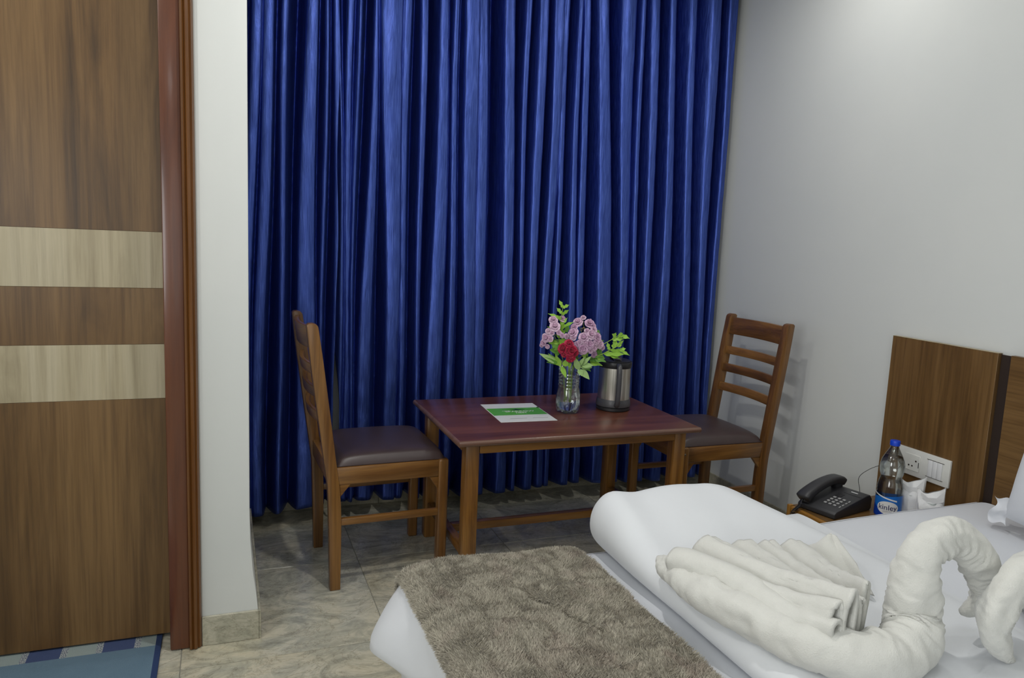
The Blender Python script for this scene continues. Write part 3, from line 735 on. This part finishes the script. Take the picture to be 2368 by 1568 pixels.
hs = smooth_path(hp, 5); part('handle', tube(hs, [.0105]*len(hs), 12, True, None, 1.0), M['grey_pl'], kt)
part('spout', prism([(-.0655, .176), (-.0655, .199), (-.083, .2), (-.075, .185)], -.016, .016, 'y'), M['black'], kt)

# ------------------------------------------------------------------ headboard, switch plate, nightstand
HZ = .952
hb = thing('headboard', 'walnut panelled headboard fixed to the wall behind bed and nightstand', 'headboard', (-.016, -2.2, 0))
def wpart(n, p, m, par, **k): return part(n, p, m, par, world=True, **k)
wpart('side_panel', box(-.0302, -.0095, -1.676, -1.259, .10, HZ, .0012, 1), M['lam_z'], hb)
wpart('panel_top_edge', box(-.0302, -.0095, -1.676, -1.259, HZ+.0002, HZ+.0012), M['pale_z'], hb, smooth=False)
wpart('groove_strip', box(-.014, -.0095, -1.718, -1.6765, .10, HZ-.004), M['groove'], hb, smooth=False)
for k in range(3):
    y1 = -1.7185-.62*k; wpart('main_panel', box(-.0302, -.0095, y1-.614, y1, .10, HZ, .0012, 1), M['lam_y'], hb)
sw = thing('switch_plate', 'white electrical switch and socket plate on the headboard panel', 'switch', (-.0308, -1.4565, .5085))
SX = -.0095
part('plate', box(SX+.0005, .0, -.1085, .1085, -.049, .049, .002, 2), M['switch'], sw)
sk = part('socket_module', box(SX-.0022, SX+.0004, .010, .075, -.030, .030, .001, 1), M['switch'], sw)
for (dy, dz) in ((.026, .008), (.040, -.012), (.054, -.012)):
    part('socket_hole', xf(lathe([(0.0, 0), (.0032, 0), (.0032, .0008), (0.0, .0008)], 10), Matrix.Translation((SX-.0023, dy, dz)) @ Matrix.Rotation(-PI/2, 4, 'Y')), M['groove'], sk)
part('indicator', box(SX-.0030, SX-.0023, .0125, .0150, -.014, .006), M['black'], sk, False)
for k in range(3): part('rocker', box(SX-.0042, SX+.0004, -.034-.019*k-.009, -.034-.019*k+.009, -.030, .030, .0015, 2), M['switch2'], sw)
part('rocker_frame', cat(box(SX-.0016, SX+.0004, -.086, -.018, .0304, .0316), box(SX-.0016, SX+.0004, -.086, -.018, -.0316, -.0304)), M['groove'], sw, False)

NZ, NX = .330, -.448
ns = thing('nightstand', 'low walnut nightstand with golden wood edges between wall and bed', 'nightstand', (-.24, -1.455, 0))
NY0, NY1 = -1.628, -1.262
wpart('top', box(NX+.016, -.0308, NY0, NY1-.001, NZ-.018, NZ, .001, 1), M['lam_x'], ns)
wpart('front_edge', bevel(box(NX-.004, NX+.0158, NY0, NY1-.014, NZ-.020, NZ+.001), .006, 3), M['gold_y'], ns)
wpart('corner_post', box(NX-.006, NX+.014, NY1-.0138, NY1+.002, 0, NZ+.004, .003, 2), M['gold_z'], ns)
wpart('corner_post', box(NX-.006, NX+.014, NY0-.002, NY0+.012, 0, NZ-.022, .003, 2), M['gold_z'], ns)
wpart('side', box(NX+.0145, -.0308, NY1-.016, NY1-.001, .02, NZ-.0185), M['lam_x'], ns, smooth=False)
wpart('side', box(NX+.0145, -.0308, NY0, NY0+.015, .02, NZ-.0185), M['lam_x'], ns, smooth=False)
wpart('back', box(-.045, -.0308, NY0+.0155, NY1-.0165, .02, NZ-.0185), M['lam_z'], ns, smooth=False)
dr = wpart('drawer', box(NX+.004, NX+.022, NY0+.0125, NY1-.0145, .19, NZ-.026, .001, 1), M['lam_y'], ns)
part('drawer_edge', box(NX+.0015+.24, NX+.004+.24, NY0+.013+1.455, NY1-.015+1.455, NZ-.030, NZ-.0265), M['gold_y'], dr, False)
part('knob', xf(lathe([(0.0, .02), (.009, .019), (.011, .014), (.006, .008), (.006, 0)], 16), Matrix.Translation((NX+.004+.24, .01, .245)) @ Matrix.Rotation(-PI/2, 4, 'Y')), M['screw'], dr)
wpart('lower_shelf', box(NX+.016, -.0458, NY0+.0155, NY1-.0165, .03, .045), M['lam_x'], ns, smooth=False)

# telephone (local x = towards the back of the set, y = across, keypad slopes up to the back)
ph = thing('telephone', 'black corded desk telephone on the nightstand', 'telephone', (-.305, -1.335, NZ+.0005), math.radians(13))
PL, PW = .112, .074
prof = [(-PL, .003), (-PL+.004, 0), (PL-.006, 0), (PL, .006), (PL+.002, .040), (PL-.012, .056), (PL-.03, .057), (-PL+.012, .026), (-PL, .018)]
part('base', bevel(prism(prof, -PW, PW, 'y'), .005, 3, 25), M['phone'], ph, True, 50)
def top_z(x): return .026+(x+PL-.012)*(.057-.026)/(2*PL-.042)
slope = math.atan((.057-.026)/(2*PL-.042))
kp = Matrix.Rotation(-slope, 4, 'Y')
keym = mesh_from(bevel(box(-.0048, .0048, -.0055, .0055, 0, .004), .0018, 2), 'key'); keym.materials.append(M['key'])
for r_ in range(4):
    for q_ in range(3):
        o = bpy.data.objects.new('key', keym); COL.objects.link(o); o.parent = ph; x = -.062+.0185*r_; y = -.040+.0185*q_
        o.location = (x, y, top_z(x)); o.rotation_euler = (0, -slope, 0)
k2 = mesh_from(bevel(box(-.0060, .0060, -.0025, .0025, 0, .003), .001, 1), 'function_key'); k2.materials.append(M['key'])
for r_ in range(4):
    o = bpy.data.objects.new('function_key', k2); COL.objects.link(o); o.parent = ph; x = -.062+.0185*r_; o.location = (x, -.060, top_z(x)); o.rotation_euler = (0, -slope, 0)
part('speaker_grille', xf(box(-.014, .014, -.012, .012, 0, .0008), Matrix.Translation((.020, -.004, top_z(.020)+.0003)) @ kp), M['black'], ph, False)
part('name_strip', xf(box(-.0022, .0022, -.013, .013, 0, .0006), Matrix.Translation((.071, -.030, top_z(.071)+.0003)) @ kp), M['print_white'], ph, False)
part('seam', xf(box(-.0006, .0006, -.035, .035, 0, .0005), Matrix.Translation((.050, -.037, top_z(.050)+.0002)) @ kp), M['black'], ph, False)
# handset along the left side
hsp = smooth_path([(-.118, .052, .038), (-.100, .052, .052), (-.05, .052, .070), (0, .052, .081), (.05, .052, .085), (.090, .052, .081), (.108, .052, .070)], 6)
nh = len(hsp); hr = [.0255+.004*abs(2*i/(nh-1)-1)**2 - (.010 if i in (0, nh-1) else (.003 if i in (1, nh-2) else 0)) for i in range(nh)]
def hround(i, a, r): return r/max(abs(math.cos(a)), abs(math.sin(a)))**.75*.92
hv = tube(hsp, hr, 20, True, hround, .62)
cups = [xf(lathe([(0.0, -.022), (.018, -.022), (.021, -.016), (.021, .014), (0.0, .014)], 24), Matrix.Translation((x, .052, z)) @ Matrix.Rotation(a, 4, 'Y')) for x, z, a in ((-.092, .044, .32), (.084, .070, -.12))]
hd = part('handset', cat(hv, *cups), M['phone'], ph, True, 50)
part('cord_plug', tube([(-.116, .052, .036), (-.127, .050, .030), (-.134, .046, .022)], [.0032, .0026, .0020], 8), M['black'], hd)
# coiled cord hanging over the nightstand's front corner, thin line cord to the wall
cl = smooth_path([(-.134, .046, .022), (-.142, .050, .012), (-.150, .060, -.004), (-.157, .068, -.035), (-.159, .070, -.08), (-.158, .066, -.13)], 40)
hel = []
for i, p in enumerate(cl):
    k = min(i/25, 1); a = i*.62; hel.append((p[0]+.0062*k*math.cos(a), p[1]+.0062*k*math.sin(a), p[2]))
part('coiled_cord', tube(hel, .0017, 6), M['black'], ph, True, 180)
part('line_cord', tube(smooth_path([(.110, -.03, .04), (.135, -.01, .055), (.175, .02, .085), (.215, .005, .115), (.262, -.020, .135)], 8), .0011, 6), M['black'], ph, True, 180)

# water bottle
wb = thing('water_bottle', 'clear plastic water bottle with blue cap and blue label on the nightstand', 'bottle', (-.2, -1.472, NZ+.0005), -2.38)
bp_ = [(0.0, .006), (.028, .003), (.036, 0), (.0405, .006), (.0425, .016), (.0425, .098), (.041, .104), (.0425, .110), (.041, .116), (.0422, .122), (.0405, .128), (.0390, .138), (.0345, .152), (.0345, .158), (.0385, .170), (.0405, .186), (.0400, .200), (.0360, .217), (.0280, .234), (.0205, .248), (.0155, .258), (.0140, .264), (.0140, .272)]
part('bottle_body', lathe([(a, b) for a, b in bp_], 48), M['pet'], wb, True, 60)
part('water', lathe([(0.0, .007), (.034, .004), (.0412, .016), (.0412, .098), (.0398, .104), (.0410, .112), (.0392, .128), (.0332, .152), (.0332, .158), (.0372, .170), (.0392, .186), (.0387, .200), (.0348, .217), (.0288, .2285), (0.0, .2285)], 48), M['water'], wb, True, 60)
part('cap', lathe([(.0150, .268), (.0162, .268), (.0166, .270), (.0166, .282), (.0156, .285), (0.0, .2855)], 40, rfun=lambda r, z, a: r+(.0003*math.sin(40*a) if .0165 < r < .0167 else 0)), M['bluecap'], wb, True, 50)
def wrapc(v, R): return [((R+c_)*math.cos(a/R), (R+c_)*math.sin(a/R), b) for a, b, c_ in v]
RL = .0428
def ribbon(lo, hi, R, a0=-PI, a1=PI, n=72, th=.0003):
    V = []; F = []
    for i in range(n+1):
        a = a0+(a1-a0)*i/n
        for r, z in ((R, lo(a)), (R, hi(a)), (R+th, hi(a)), (R+th, lo(a))): V.append((r*math.cos(a), r*math.sin(a), z))
    for i in range(n):
        for k in range(4): q = i*4; F.append((q+k, q+(k+1) % 4, q+4+(k+1) % 4, q+4+k))
    return V, F
lab = part('label', ribbon(lambda a: .018, lambda a: .090+.007*math.sin(a+.6), RL), M['lblue'], wb, True, 60)
part('white_swoosh', ribbon(lambda a: .082-.010*a, lambda a: .087-.009*a, RL+.0003, -1.5, .6, 40), M['print_white'], lab, True, 60)
part('blue_swoosh', ribbon(lambda a: .018, lambda a: max(.0185, .048-.022*(a+.9)), RL+.0003, -1.6, .5, 40), M['ldark'], lab, True, 60)
def oval(cx, cz, rx, rz, R, n=36, m=6):
    v = []; f = []
    for j in range(m+1):
        for i in range(n): v.append((cx+rx*j/m*math.cos(2*PI*i/n), cz+rz*j/m*math.sin(2*PI*i/n), 0))
    for j in range(m):
        for i in range(n): f.append((j*n+i, (j+1)*n+i, (j+1)*n+(i+1) % n, j*n+(i+1) % n))
    return wrapc(v, R), f
part('white_oval', oval(-.003, .053, .036, .023, RL+.0008), M['print_white'], lab, True, 60)
tv, tf = text_part('kinley', .0262, .0002)
part('lettering', (wrapc([(a-.003, b+.054, c_) for a, b, c_ in tv], RL+.0012), tf), M['navy'], lab, False)
part('strapline', (wrapc([(-.018+.036*i/12, .0400+(.0006 if j else 0), 0) for j in (0, 1) for i in range(13)], RL+.0012), [(i, i+1, i+14, i+13) for i in range(12)]), M['navy'], lab, False)

# two tumblers wrapped in white paper bags
def paper_bag(label, loc, rz, H, seed):
    t = thing('wrapped_tumbler', label, 'tumbler', loc, rz, 'paper-wrapped tumblers on the nightstand')
    def side(u, v):
        a = 2*PI*u; z = H*v; ca, sa = math.cos(a), math.sin(a)
        e = 4.0-1.2*v; r = 1/((abs(ca)**e+abs(sa)**e)**(1/e))
        wx = .036+.006*v; wy = .030*(1-max(v-.62, 0)*2.3)
        peak = (.022*max(ca, 0)**2+.004*max(-ca, 0)**2-.010*math.exp(-((ca+.35)/.35)**2))*max(v-.7, 0)*3.3
        wob = .0018*math.sin(7*a+9*v+seed)
        return (r*ca*wx+wob, r*sa*max(wy, .004)+wob, z+peak)
    part('bag', cat(grid(side, 48, 20), ([(side(i/24, 0)) for i in range(24)], [tuple(range(23, -1, -1))])), M['bag'], t, True, 35)
    part('folded_flap', prism([(-.035, H*.98), (-.012, H*.86), (.014, H*.88), (.036, H*1.10), (.036, H*.80), (.020, H*.74), (-.010, H*.72), (-.034, H*.90)], -.0215, -.0205, 'y'), M['bag'], t, False)
    part('glass', lathe([(0.0, .003), (.024, .003), (.027, .095), (.0255, .095), (.0225, .006), (0.0, .006)], 24), M['pet'], t)
    return t
paper_bag('paper-wrapped tumbler partly hidden behind the water bottle', (-.122, -1.492, NZ+.0005), math.radians(-48), .142, 1)
paper_bag('paper-wrapped tumbler standing free below the switch plate', (-.125, -1.574, NZ+.0005), math.radians(-42), .130, 4)

# ------------------------------------------------------------------ bed
BX0, BX1, BY1, BY0, BZ = -1.965, -.034, -1.655, -3.25, .452
bed = thing('bed', 'double bed with low dark wooden base under the white bedding', 'bed', (-1.0, -2.45, 0))
wpart('bed_base', box(BX0+.05, BX1-.002, BY0+.04, BY1-.03, .0, .22, .006, 2), M['lam_x'], bed)
wpart('mattress', box(BX0+.012, BX1-.002, BY0+.012, BY1-.012, .2205, BZ-.016, .04, 4), M['sheet'], bed)
def top_h(x, y):
    e = sstep(-1.2, -.25, x)*.012
    return BZ-.006+e+.005*(vnoise(x*3.1, y*3.1)-.5)+.004*(vnoise(x*7, y*5, 4)-.5)*1.0
# sheet: top plus skirt round the far and foot edges
def sheet_mesh():
    V = []; F = []; nx, ny = 130, 120
    xs_ = np.linspace(BX0+.018, BX1-.001, nx+1); ys_ = np.linspace(BY1-.022, BY0+.02, ny+1)
    Xg, Yg = np.meshgrid(xs_, ys_)
    Zg = top_h(Xg, Yg)
    ed = np.minimum(BY1-Yg, Xg-BX0); Zg = Zg-.012*np.clip(1-(ed-.018)/.05, 0, 1)**2
    for j in range(ny+1):
        for i in range(nx+1): V.append((Xg[j, i], Yg[j, i], Zg[j, i]))
    for j in range(ny):
        for i in range(nx): a = j*(nx+1)+i; F.append((a, a+nx+1, a+nx+2, a+1))
    # perimeter: from head along far edge to the corner, then along the foot towards the camera
    per = [j for j in range(nx, -1, -1)]+[j*(nx+1) for j in range(1, ny+1)]
    rows = 26; P = len(per); prev = per; L = 0
    far_n = nx+1
    pos = np.array([V[k] for k in per]); s_ = np.concatenate([[0], np.cumsum(np.linalg.norm(np.diff(pos[:, :2], axis=0), axis=1))]); sc = s_[nx]
    for r in range(1, rows+1):
        v = r/rows; cur = []
        for q in range(P):
            d = s_[q]-sc          # <0 along far edge, >0 along foot
            nxt = (0, 1) if d < 0 else (-1, 0)
            t = min(max((d+.05)/.10, 0), 1); ang = PI/2+t*PI/2; n_ = (math.cos(ang), math.sin(ang))
            drop = .36 if d > -.02 else .30
            # rounded shoulder first, then hang
            if v < .2: a = v/.2*PI/2; o = .018*math.sin(a); z = -.018*(1-math.cos(a))
            else: o = .018+.006*(v-.2); z = -.018-(v-.2)/.8*drop
            wave = .007*math.sin(d*14+1.2)+.006*math.sin(d*31+v*3) if d > .18 else 0
            fl_ = 0; dy = 0
            if d > -.10:
                g = math.exp(-((d-.06)/.11)**2); h_ = -z
                bumpv = max(math.sin(min(h_/.155, 1)*PI/2), 0) if h_ < .155 else max(1-(h_-.155)/.05, .0)
                fl_ = .085*g*bumpv
                dy = .03*g*bumpv
            b = pos[q]
            off = o+max(wave, -.004)*min(v*1.5, 1)+(.016*(float(vnoise(d*11+v*2, v*3.0, 3))-.35)+.008*(float(vnoise(d*27, v*9, 6))-.4))*min(v*1.6, 1)
            x = b[0]+n_[0]*off-fl_; y = b[1]+n_[1]*off+dy; zz2 = b[2]+z
            cur.append(len(V)); V.append((x, y, max(zz2, .02)))
        for q in range(P-1): F.append((prev[q], prev[q+1], cur[q+1], cur[q]))
        prev = cur
    return V, F
solo('bed_sheet', sheet_mesh(), M['sheet'], 'white cotton sheet stretched over the bed and hanging at its foot', 'bed sheet', True, 180)

# brown fleece throw across the foot
BLX0, BLX1 = -1.968, -1.508
def throw_surface(X, Y):
    z = BZ+.012+.007*(vnoise(X*6, Y*6, 2)-.5)+.004*(vnoise(X*17, Y*15, 5)-.5)
    # long crease and small ones
    def crease(ax, ay, bx, by, wdt, dep):
        dx, dy = bx-ax, by-ay; L2 = dx*dx+dy*dy; t = np.clip(((X-ax)*dx+(Y-ay)*dy)/L2, 0, 1)
        px = ax+t*dx+.008*np.sin(t*19); py = ay+t*dy; d = np.hypot(X-px, Y-py); return -dep*np.exp(-(d/wdt)**2)*np.sin(np.clip(t, .02, .98)*PI)**.4
    z = z+crease(-1.76, -1.86, -1.62, -2.13, .012, .026)*1.0+crease(-1.70, -1.66, -1.74, -1.76, .007, .008)+crease(-1.62, -1.88, -1.55, -1.87, .008, .008)+crease(-1.72, -2.15, -1.56, -2.40, .010, .008)
    z = z+.010*np.exp(-((X+1.80+.25*(Y+1.9))/.05)**2)*.5
    return z
def throw_pos(u, v):
    """u across (foot to head), v along (far to near): returns arrays"""
    over_f = .026; W = BLX1-BLX0
    s = u*(W+over_f)-over_f            # <0 rolls over the foot edge
    X = BLX0+np.maximum(s, 0); Y = BY1+.004-(v*1.35-.09)
    drop_v = np.maximum(.09-v*1.35, 0); Y = np.minimum(Y, BY1+.006+.012*np.sin(np.minimum(drop_v/.09, 1)*2))
    Z = throw_surface(X, Y)
    edge = np.exp(-(np.maximum(s, 0)/.03)); Z = Z-.014*edge
    X = X-.012*np.sin(np.minimum(np.maximum(-s, 0)/over_f, 1)*PI*.6); Z = Z-np.maximum(-s, 0)*.85
    e2 = np.exp(-(np.maximum(BY1-Y, 0)/.03)); Z = Z-.012*e2-drop_v*.9
    e3 = np.exp(-(np.maximum(W-s, 0)/.012)); Z = Z-.008*e3
    return X, Y, Z
nu, nv = 110, 300
U, Vv = np.meshgrid(np.linspace(0, 1, nu+1), np.linspace(0, 1, nv+1))
X, Y_, Z = throw_pos(U, Vv)
tv = np.stack([X, Y_, Z], -1).reshape(-1, 3).tolist()
tf = [(j*(nu+1)+i, (j+1)*(nu+1)+i, (j+1)*(nu+1)+i+1, j*(nu+1)+i+1) for j in range(nv) for i in range(nu)]
throw = thing('throw_blanket', 'fluffy grey-brown fleece throw spread across the foot of the bed', 'blanket', (-1.75, -2.3, .40))
part('blanket_cloth', (tv, tf), M['fleece'], throw, True, 180, world=True)
NF = 230000
uf = rng.random(NF); vf = rng.random(NF)**1.25
eps = 1e-3
A = np.stack(throw_pos(uf, vf), -1); Bu = np.stack(throw_pos(np.minimum(uf+eps, 1.0), vf), -1)-A; Bv = np.stack(throw_pos(uf, np.minimum(vf+eps, 1.0)), -1)-A
Nn = np.cross(Bv, Bu); Nn /= (np.linalg.norm(Nn, axis=1, keepdims=True)+1e-12); Nn[Nn[:, 2] < -.3] *= -1
bad = ~np.isfinite(Nn).all(1); Nn[bad] = (0, 0, 1)
az = vnoise(A[:, 0]*26, A[:, 1]*26, 1)*9+rng.normal(0, .9, NF); lean = .55+.5*rng.random(NF)
T = Nn+np.stack([np.cos(az)*lean, np.sin(az)*lean, np.zeros(NF)], -1); T /= np.linalg.norm(T, axis=1, keepdims=True)
Lf = (.0065+.0055*rng.random(NF))*(.75+.5*vnoise(A[:, 0]*22, A[:, 1]*22, 6))
sd = np.cross(T, rng.normal(size=(NF, 3))); sd /= np.linalg.norm(sd, axis=1, keepdims=True); wf = .0007+.0006*rng.random(NF)
off = np.array(throw.location)
v0 = A-sd*wf[:, None]-off; v1 = A+sd*wf[:, None]-off; v2 = A+T*Lf[:, None]-off
FV = np.stack([v0, v1, v2], 1).reshape(-1, 3)
pm = bpy.data.meshes.new('pile'); pm.vertices.add(NF*3); pm.vertices.foreach_set('co', FV.astype(np.float32).ravel())
pm.loops.add(NF*3); pm.loops.foreach_set('vertex_index', np.arange(NF*3, dtype=np.int32)); pm.polygons.add(NF)
pm.polygons.foreach_set('loop_start', np.arange(0, NF*3, 3, dtype=np.int32)); pm.update(calc_edges=True); pm.validate()
pm.materials.append(M['pile']); po = bpy.data.objects.new('pile', pm); COL.objects.link(po); po.parent = throw; po['kind'] = 'stuff'

# folded duvet
def duvet_top(x, y):
    """height of the folded duvet's upper face above the sheet"""
    near = sstep(-1.66, -2.05, y)
    H = .170*(1-near)+.078*near
    prof = 1-.06*np.exp(-((x+1.36)/.05)**2)*(1-near)
    fall = 1-sstep(-1.16+.22*near, -.80+.05*near, x)
    return H*prof*(.10+.90*fall)
def duvet_mesh():
    nu_, nv_ = 90, 110; V = []; F = []
    for j in range(nv_+1):
        v = j/nv_; y = -1.625-1.52*v
        er = min((j)/7, 1); endf = math.sqrt(max(1-(1-er)**2, 0))     # rounded far end
        for i in range(nu_+1):
            u = i/nu_
            # section: bottom-left contact, round nose, top, taper to the right
            x0n = -1.440; bulge = .055*(1-.25*float(sstep(-1.8, -2.1, y)))
            if u < .25:
                a = (u/.25)*PI*.5+0
                h0 = float(duvet_top(-1.42, y)); k = u/.25
                ang = -PI/2+k*PI
                x = x0n+.02-bulge*math.cos(ang)*1.15*(.25+.75*endf); zz2 = h0*.5+h0*.5*math.sin(ang)
            else:
                k = (u-.25)/.75; x = -1.420+k*.66; zz2 = float(duvet_top(x, y))
            base = BZ-.004+.012*float(sstep(-1.2, -.25, x))
            wr = .006*(float(vnoise(x*6, y*4, 9))-.5)+.004*(float(vnoise(x*13, y*9, 12))-.5)
            zf = base+(zz2+wr*min(zz2/.05, 1))*endf**.8+.0025
            V.append((x+(.012 if er < 1 else 0)*(1-endf), y, zf))
    n1 = nu_+1
    for j in range(nv_):
        for i in range(nu_): a = j*n1+i; F.append((a, a+1, a+n1+1, a+n1))
    return V, F
solo('folded_duvet', duvet_mesh(), M['duvet'], 'thick white duvet folded across the middle of the bed', 'duvet', True, 180)

# pillow leaning on the headboard
def pillow_mesh():
    nu_, nv_ = 44, 36; V = []; F = []
    for side in (1, -1):
        for j in range(nv_+1):
            for i in range(nu_+1):
                a, b = 2*i/nu_-1, 2*j/nv_-1
                th = .075*max((1-abs(a)**3.2)*(1-abs(b)**3.2), 0)**.55
                px = a*.32*(1-.06*b*b+.05*abs(a)*b*b); pz = b*.215*(1-.07*a*a)
                V.append((side*(th+.0015), px, pz))
    n1 = nu_+1; tot = n1*(nv_+1)
    for s in (0, 1):
        for j in range(nv_):
            for i in range(nu_):
                q = (s*tot+j*n1+i, s*tot+j*n1+i+1, s*tot+(j+1)*n1+i+1, s*tot+(j+1)*n1+i); F.append(q if s == 0 else q[::-1])
    return V, F
PM = Matrix.Translation((-.165, -2.215, .695)) @ Matrix.Rotation(math.radians(17), 4, 'Y')
pil = thing('pillow', 'plump white pillow propped against the headboard at the right edge', 'pillow', (-.2, -2.2, .46))
wpart('pillow_case', xf(pillow_mesh(), PM), M['sheet'], pil, angle=180)
def flange(u, v):
    a = u*.09; return (-.004+.006*math.sin(u*9), .30+.055*v+.01*math.sin(u*7), -.225+.075*u+.006*math.sin(v*6))
wpart('case_flap', xf(grid(flange, 14, 10), PM), M['sheet'], pil, angle=180)

# ------------------------------------------------------------------ towel swans
def wrinkle_tube(path, rad, n=48, amp=.03, seed=0):
    P = np.array([p[:3] for p in path]); N = len(P)
    d2 = np.zeros_like(P); d2[2:-2] = P[4:]+P[:-4]-2*P[2:-2]
    kap = np.linalg.norm(d2, axis=1); kap = np.convolve(kap/(kap.max()+1e-9), np.ones(9)/9, 'same')
    s_ = np.concatenate([[0], np.cumsum(np.linalg.norm(np.diff(P, axis=0), axis=1))])
    v, f = tube(path, rad, n, True)
    A = np.array(v).reshape(N, n, 3); out = A-P[:, None, :]
    r = np.linalg.norm(out, axis=2, keepdims=True)+1e-9; nr = out/r
    cdir = d2/(np.linalg.norm(d2, axis=1, keepdims=True)+1e-9)
    inner = np.clip((nr*cdir[:, None, :]).sum(2)*.6+.5, 0, 1)
    a = np.arange(n)/n*2*PI; ca, sa = np.cos(a), np.sin(a)
    S = s_[:, None]*np.ones(n)[None]
    w1 = vnoise(S*95+vnoise(S*18, ca*1.5+5, sa*1.5+5)*3.0, ca*1.1+9, sa*1.1+seed+9); w1 = 1-np.abs(w1*2-1)
    w2 = vnoise(S*26, ca*1.3+3, sa*1.3+seed+3)
    D = (w1-.6)*(.0022+.0080*inner*kap[:, None])*1.5+(w2-.5)*.012*amp/.03
    D = D*np.minimum(r[:, :, 0]/.03, 1)
    A = A+nr*D[:, :, None]
    return A.reshape(-1, 3).tolist(), f
def swan_body(pts, amp=.028, seed=0):
    q = smooth_path(pts, 16); return wrinkle_tube([p[:3] for p in q], [float(p[3]) for p in q], 56, amp, seed)
s1 = thing('towel_swan', 'white towel folded into a swan with its wings, on the duvet', 'towel', (-1.3, -2.3, .53))
SB = [(-1.462, -1.995, .556, .0136), (-1.468, -2.041, .558, .0246), (-1.471, -2.113, .562, .0327), (-1.466, -2.211, .566, .0368), (-1.440, -2.309, .568, .0385), (-1.410, -2.400, .568, .0405), (-1.360, -2.452, .568, .0435), (-1.285, -2.462, .560, .0475), (-1.218, -2.445, .570, .0505),
      (-1.189, -2.420, .606, .0500), (-1.196, -2.420, .652, .0435), (-1.195, -2.420, .697, .0378), (-1.177, -2.420, .731, .0350), (-1.133, -2.420, .747, .0344), (-1.078, -2.420, .728, .0349), (-1.031, -2.420, .684, .0338), (-1.011, -2.420, .640, .0308), (-1.015, -2.420, .608, .0242), (-1.040, -2.420, .593, .0149), (-1.063, -2.420, .591, .0066)]
wpart('body_and_neck', swan_body(SB), M['terry'], s1, angle=180)
def wings():
    nP = 5; nu_, nv_ = 180, 56
    A = [np.array(p) for p in ((-1.395, -2.425, .622), (-1.362, -2.435, .612), (-1.335, -2.425, .604), (-1.305, -2.410, .600), (-1.275, -2.385, .592))]
    B = [np.array(p) for p in ((-1.462, -2.060, .585), (-1.402, -2.035, .596), (-1.335, -2.035, .598), (-1.262, -2.050, .594), (-1.180, -2.060, .582), (-1.100, -2.120, .556))]
    Ap = smooth_path(A, 40); Bp = smooth_path(B, 40); rr = random.Random(3); ext = [rr.uniform(-.10, .05) for _ in range(nP+1)]; hgt = [rr.uniform(.75, 1.2) for _ in range(nP+1)]
    def fun(u, v):
        uu = u+.035*math.sin(u*9.0)*v
        a = Ap[min(int(u*(len(Ap)-1)), len(Ap)-1)]; b = Bp[min(int(u*(len(Bp)-1)), len(Bp)-1)]
        ph_ = min(max(uu, 0), .9999)*nP; k = int(ph_); w_ = ph_-k
        vv = v*(1+ext[k]*math.sin(w_*PI)); p = a+(b-a)*vv
        hump = math.sin(w_*PI)**.75; hump = hump*hgt[k]
        amp = .044*(1-vv)**1.2+.038*(1-.35*vv)
        lean = .020*hump*(w_-.3)
        sag = -.012*math.sin(vv*PI)
        nz = .006*(float(vnoise(u*30, vv*5, 2))-.5)+.004*(float(vnoise(u*60, vv*16, 5))-.5)
        z = p[2]+amp*(hump-.30)+sag+nz-.010*max(vv-.8, 0)*5*(1-hump)
        return (p[0]+lean+nz, p[1]+nz, max(z, .532))
    return grid(fun, nu_, nv_)
wg = wpart('folded_wings', wings(), M['terry'], s1, angle=180)
md = wg.modifiers.new('thickness', 'SOLIDIFY'); md.thickness = .008; md.offset = 0
# peaked fold at the back and the roll at the front of the wings
def peak(u, v):
    b0, b1, ap = np.array([-1.175, -2.035, .545]), np.array([-1.095, -2.245, .545]), np.array([-1.052, -2.085, .606])
    base = b0+(b1-b0)*u; mid = base+(ap-base)*v*(1-.22*(2*u-1)**2)
    return (mid[0]+.018*math.sin(u*PI)*(1-v), mid[1]+.010*math.sin(u*PI), mid[2]+.014*math.sin(v*PI)*math.sin(u*PI)+.004*math.sin(u*12+v*5))
pk = wpart('peaked_fold', grid(peak, 30, 24), M['terry'], s1, angle=180); md = pk.modifiers.new('thickness', 'SOLIDIFY'); md.thickness = .010; md.offset = 0
def roll(u, v):
    p = np.array([-1.472, -2.065, .590])*(1-v)+np.array([-1.378, -2.440, .612])*v; a = -2.4+u*4.9; r = (.022+.006*math.sin(v*4+.5))*(1+.12*math.sin(v*11+u*3))
    p = p+np.array([.012*math.sin(v*5), 0, .006*math.sin(v*7)])
    s = np.array([.95, .25, 0])
    nz = .004*(float(vnoise(u*9, v*14, 8))-.5)
    return tuple(p+s*(r+nz)*math.sin(a)+np.array([0, 0, (r+nz)*math.cos(a)*.85]))
rl = wpart('rolled_edge', grid(roll, 34, 60), M['terry'], s1, angle=180); md = rl.modifiers.new('thickness', 'SOLIDIFY'); md.thickness = .008; md.offset = 0

s2 = thing('towel_swan', 'second white towel swan cut off by the right edge, head bowed left', 'towel', (-.85, -2.5, .47))
S2 = [(-.60, -2.20, .50, .030), (-.66, -2.32, .505, .048), (-.74, -2.43, .515, .054), (-.82, -2.50, .535, .056), (-.868, -2.505, .58, .053), (-.885, -2.505, .63, .046), (-.905, -2.505, .672, .040), (-.945, -2.503, .702, .037), (-.995, -2.50, .708, .034), (-1.042, -2.50, .688, .033), (-1.075, -2.50, .650, .031), (-1.085, -2.50, .610, .028), (-1.070, -2.50, .572, .022), (-1.045, -2.50, .545, .014), (-1.022, -2.50, .530, .005)]
wpart('body_and_neck', swan_body(S2, .028, 2.0), M['terry'], s2, angle=180)

# ------------------------------------------------------------------ doormat
rg = part('mat_body', box(-.72, 0, -.60, 0, 0, .007, .002, 2), M['rug'], None)
rg.name = 'doormat'; rg.location = (-2.558, -.972, .0005)
tag(rg, 'blue woven doormat with checked border in front of the brown door', 'doormat')
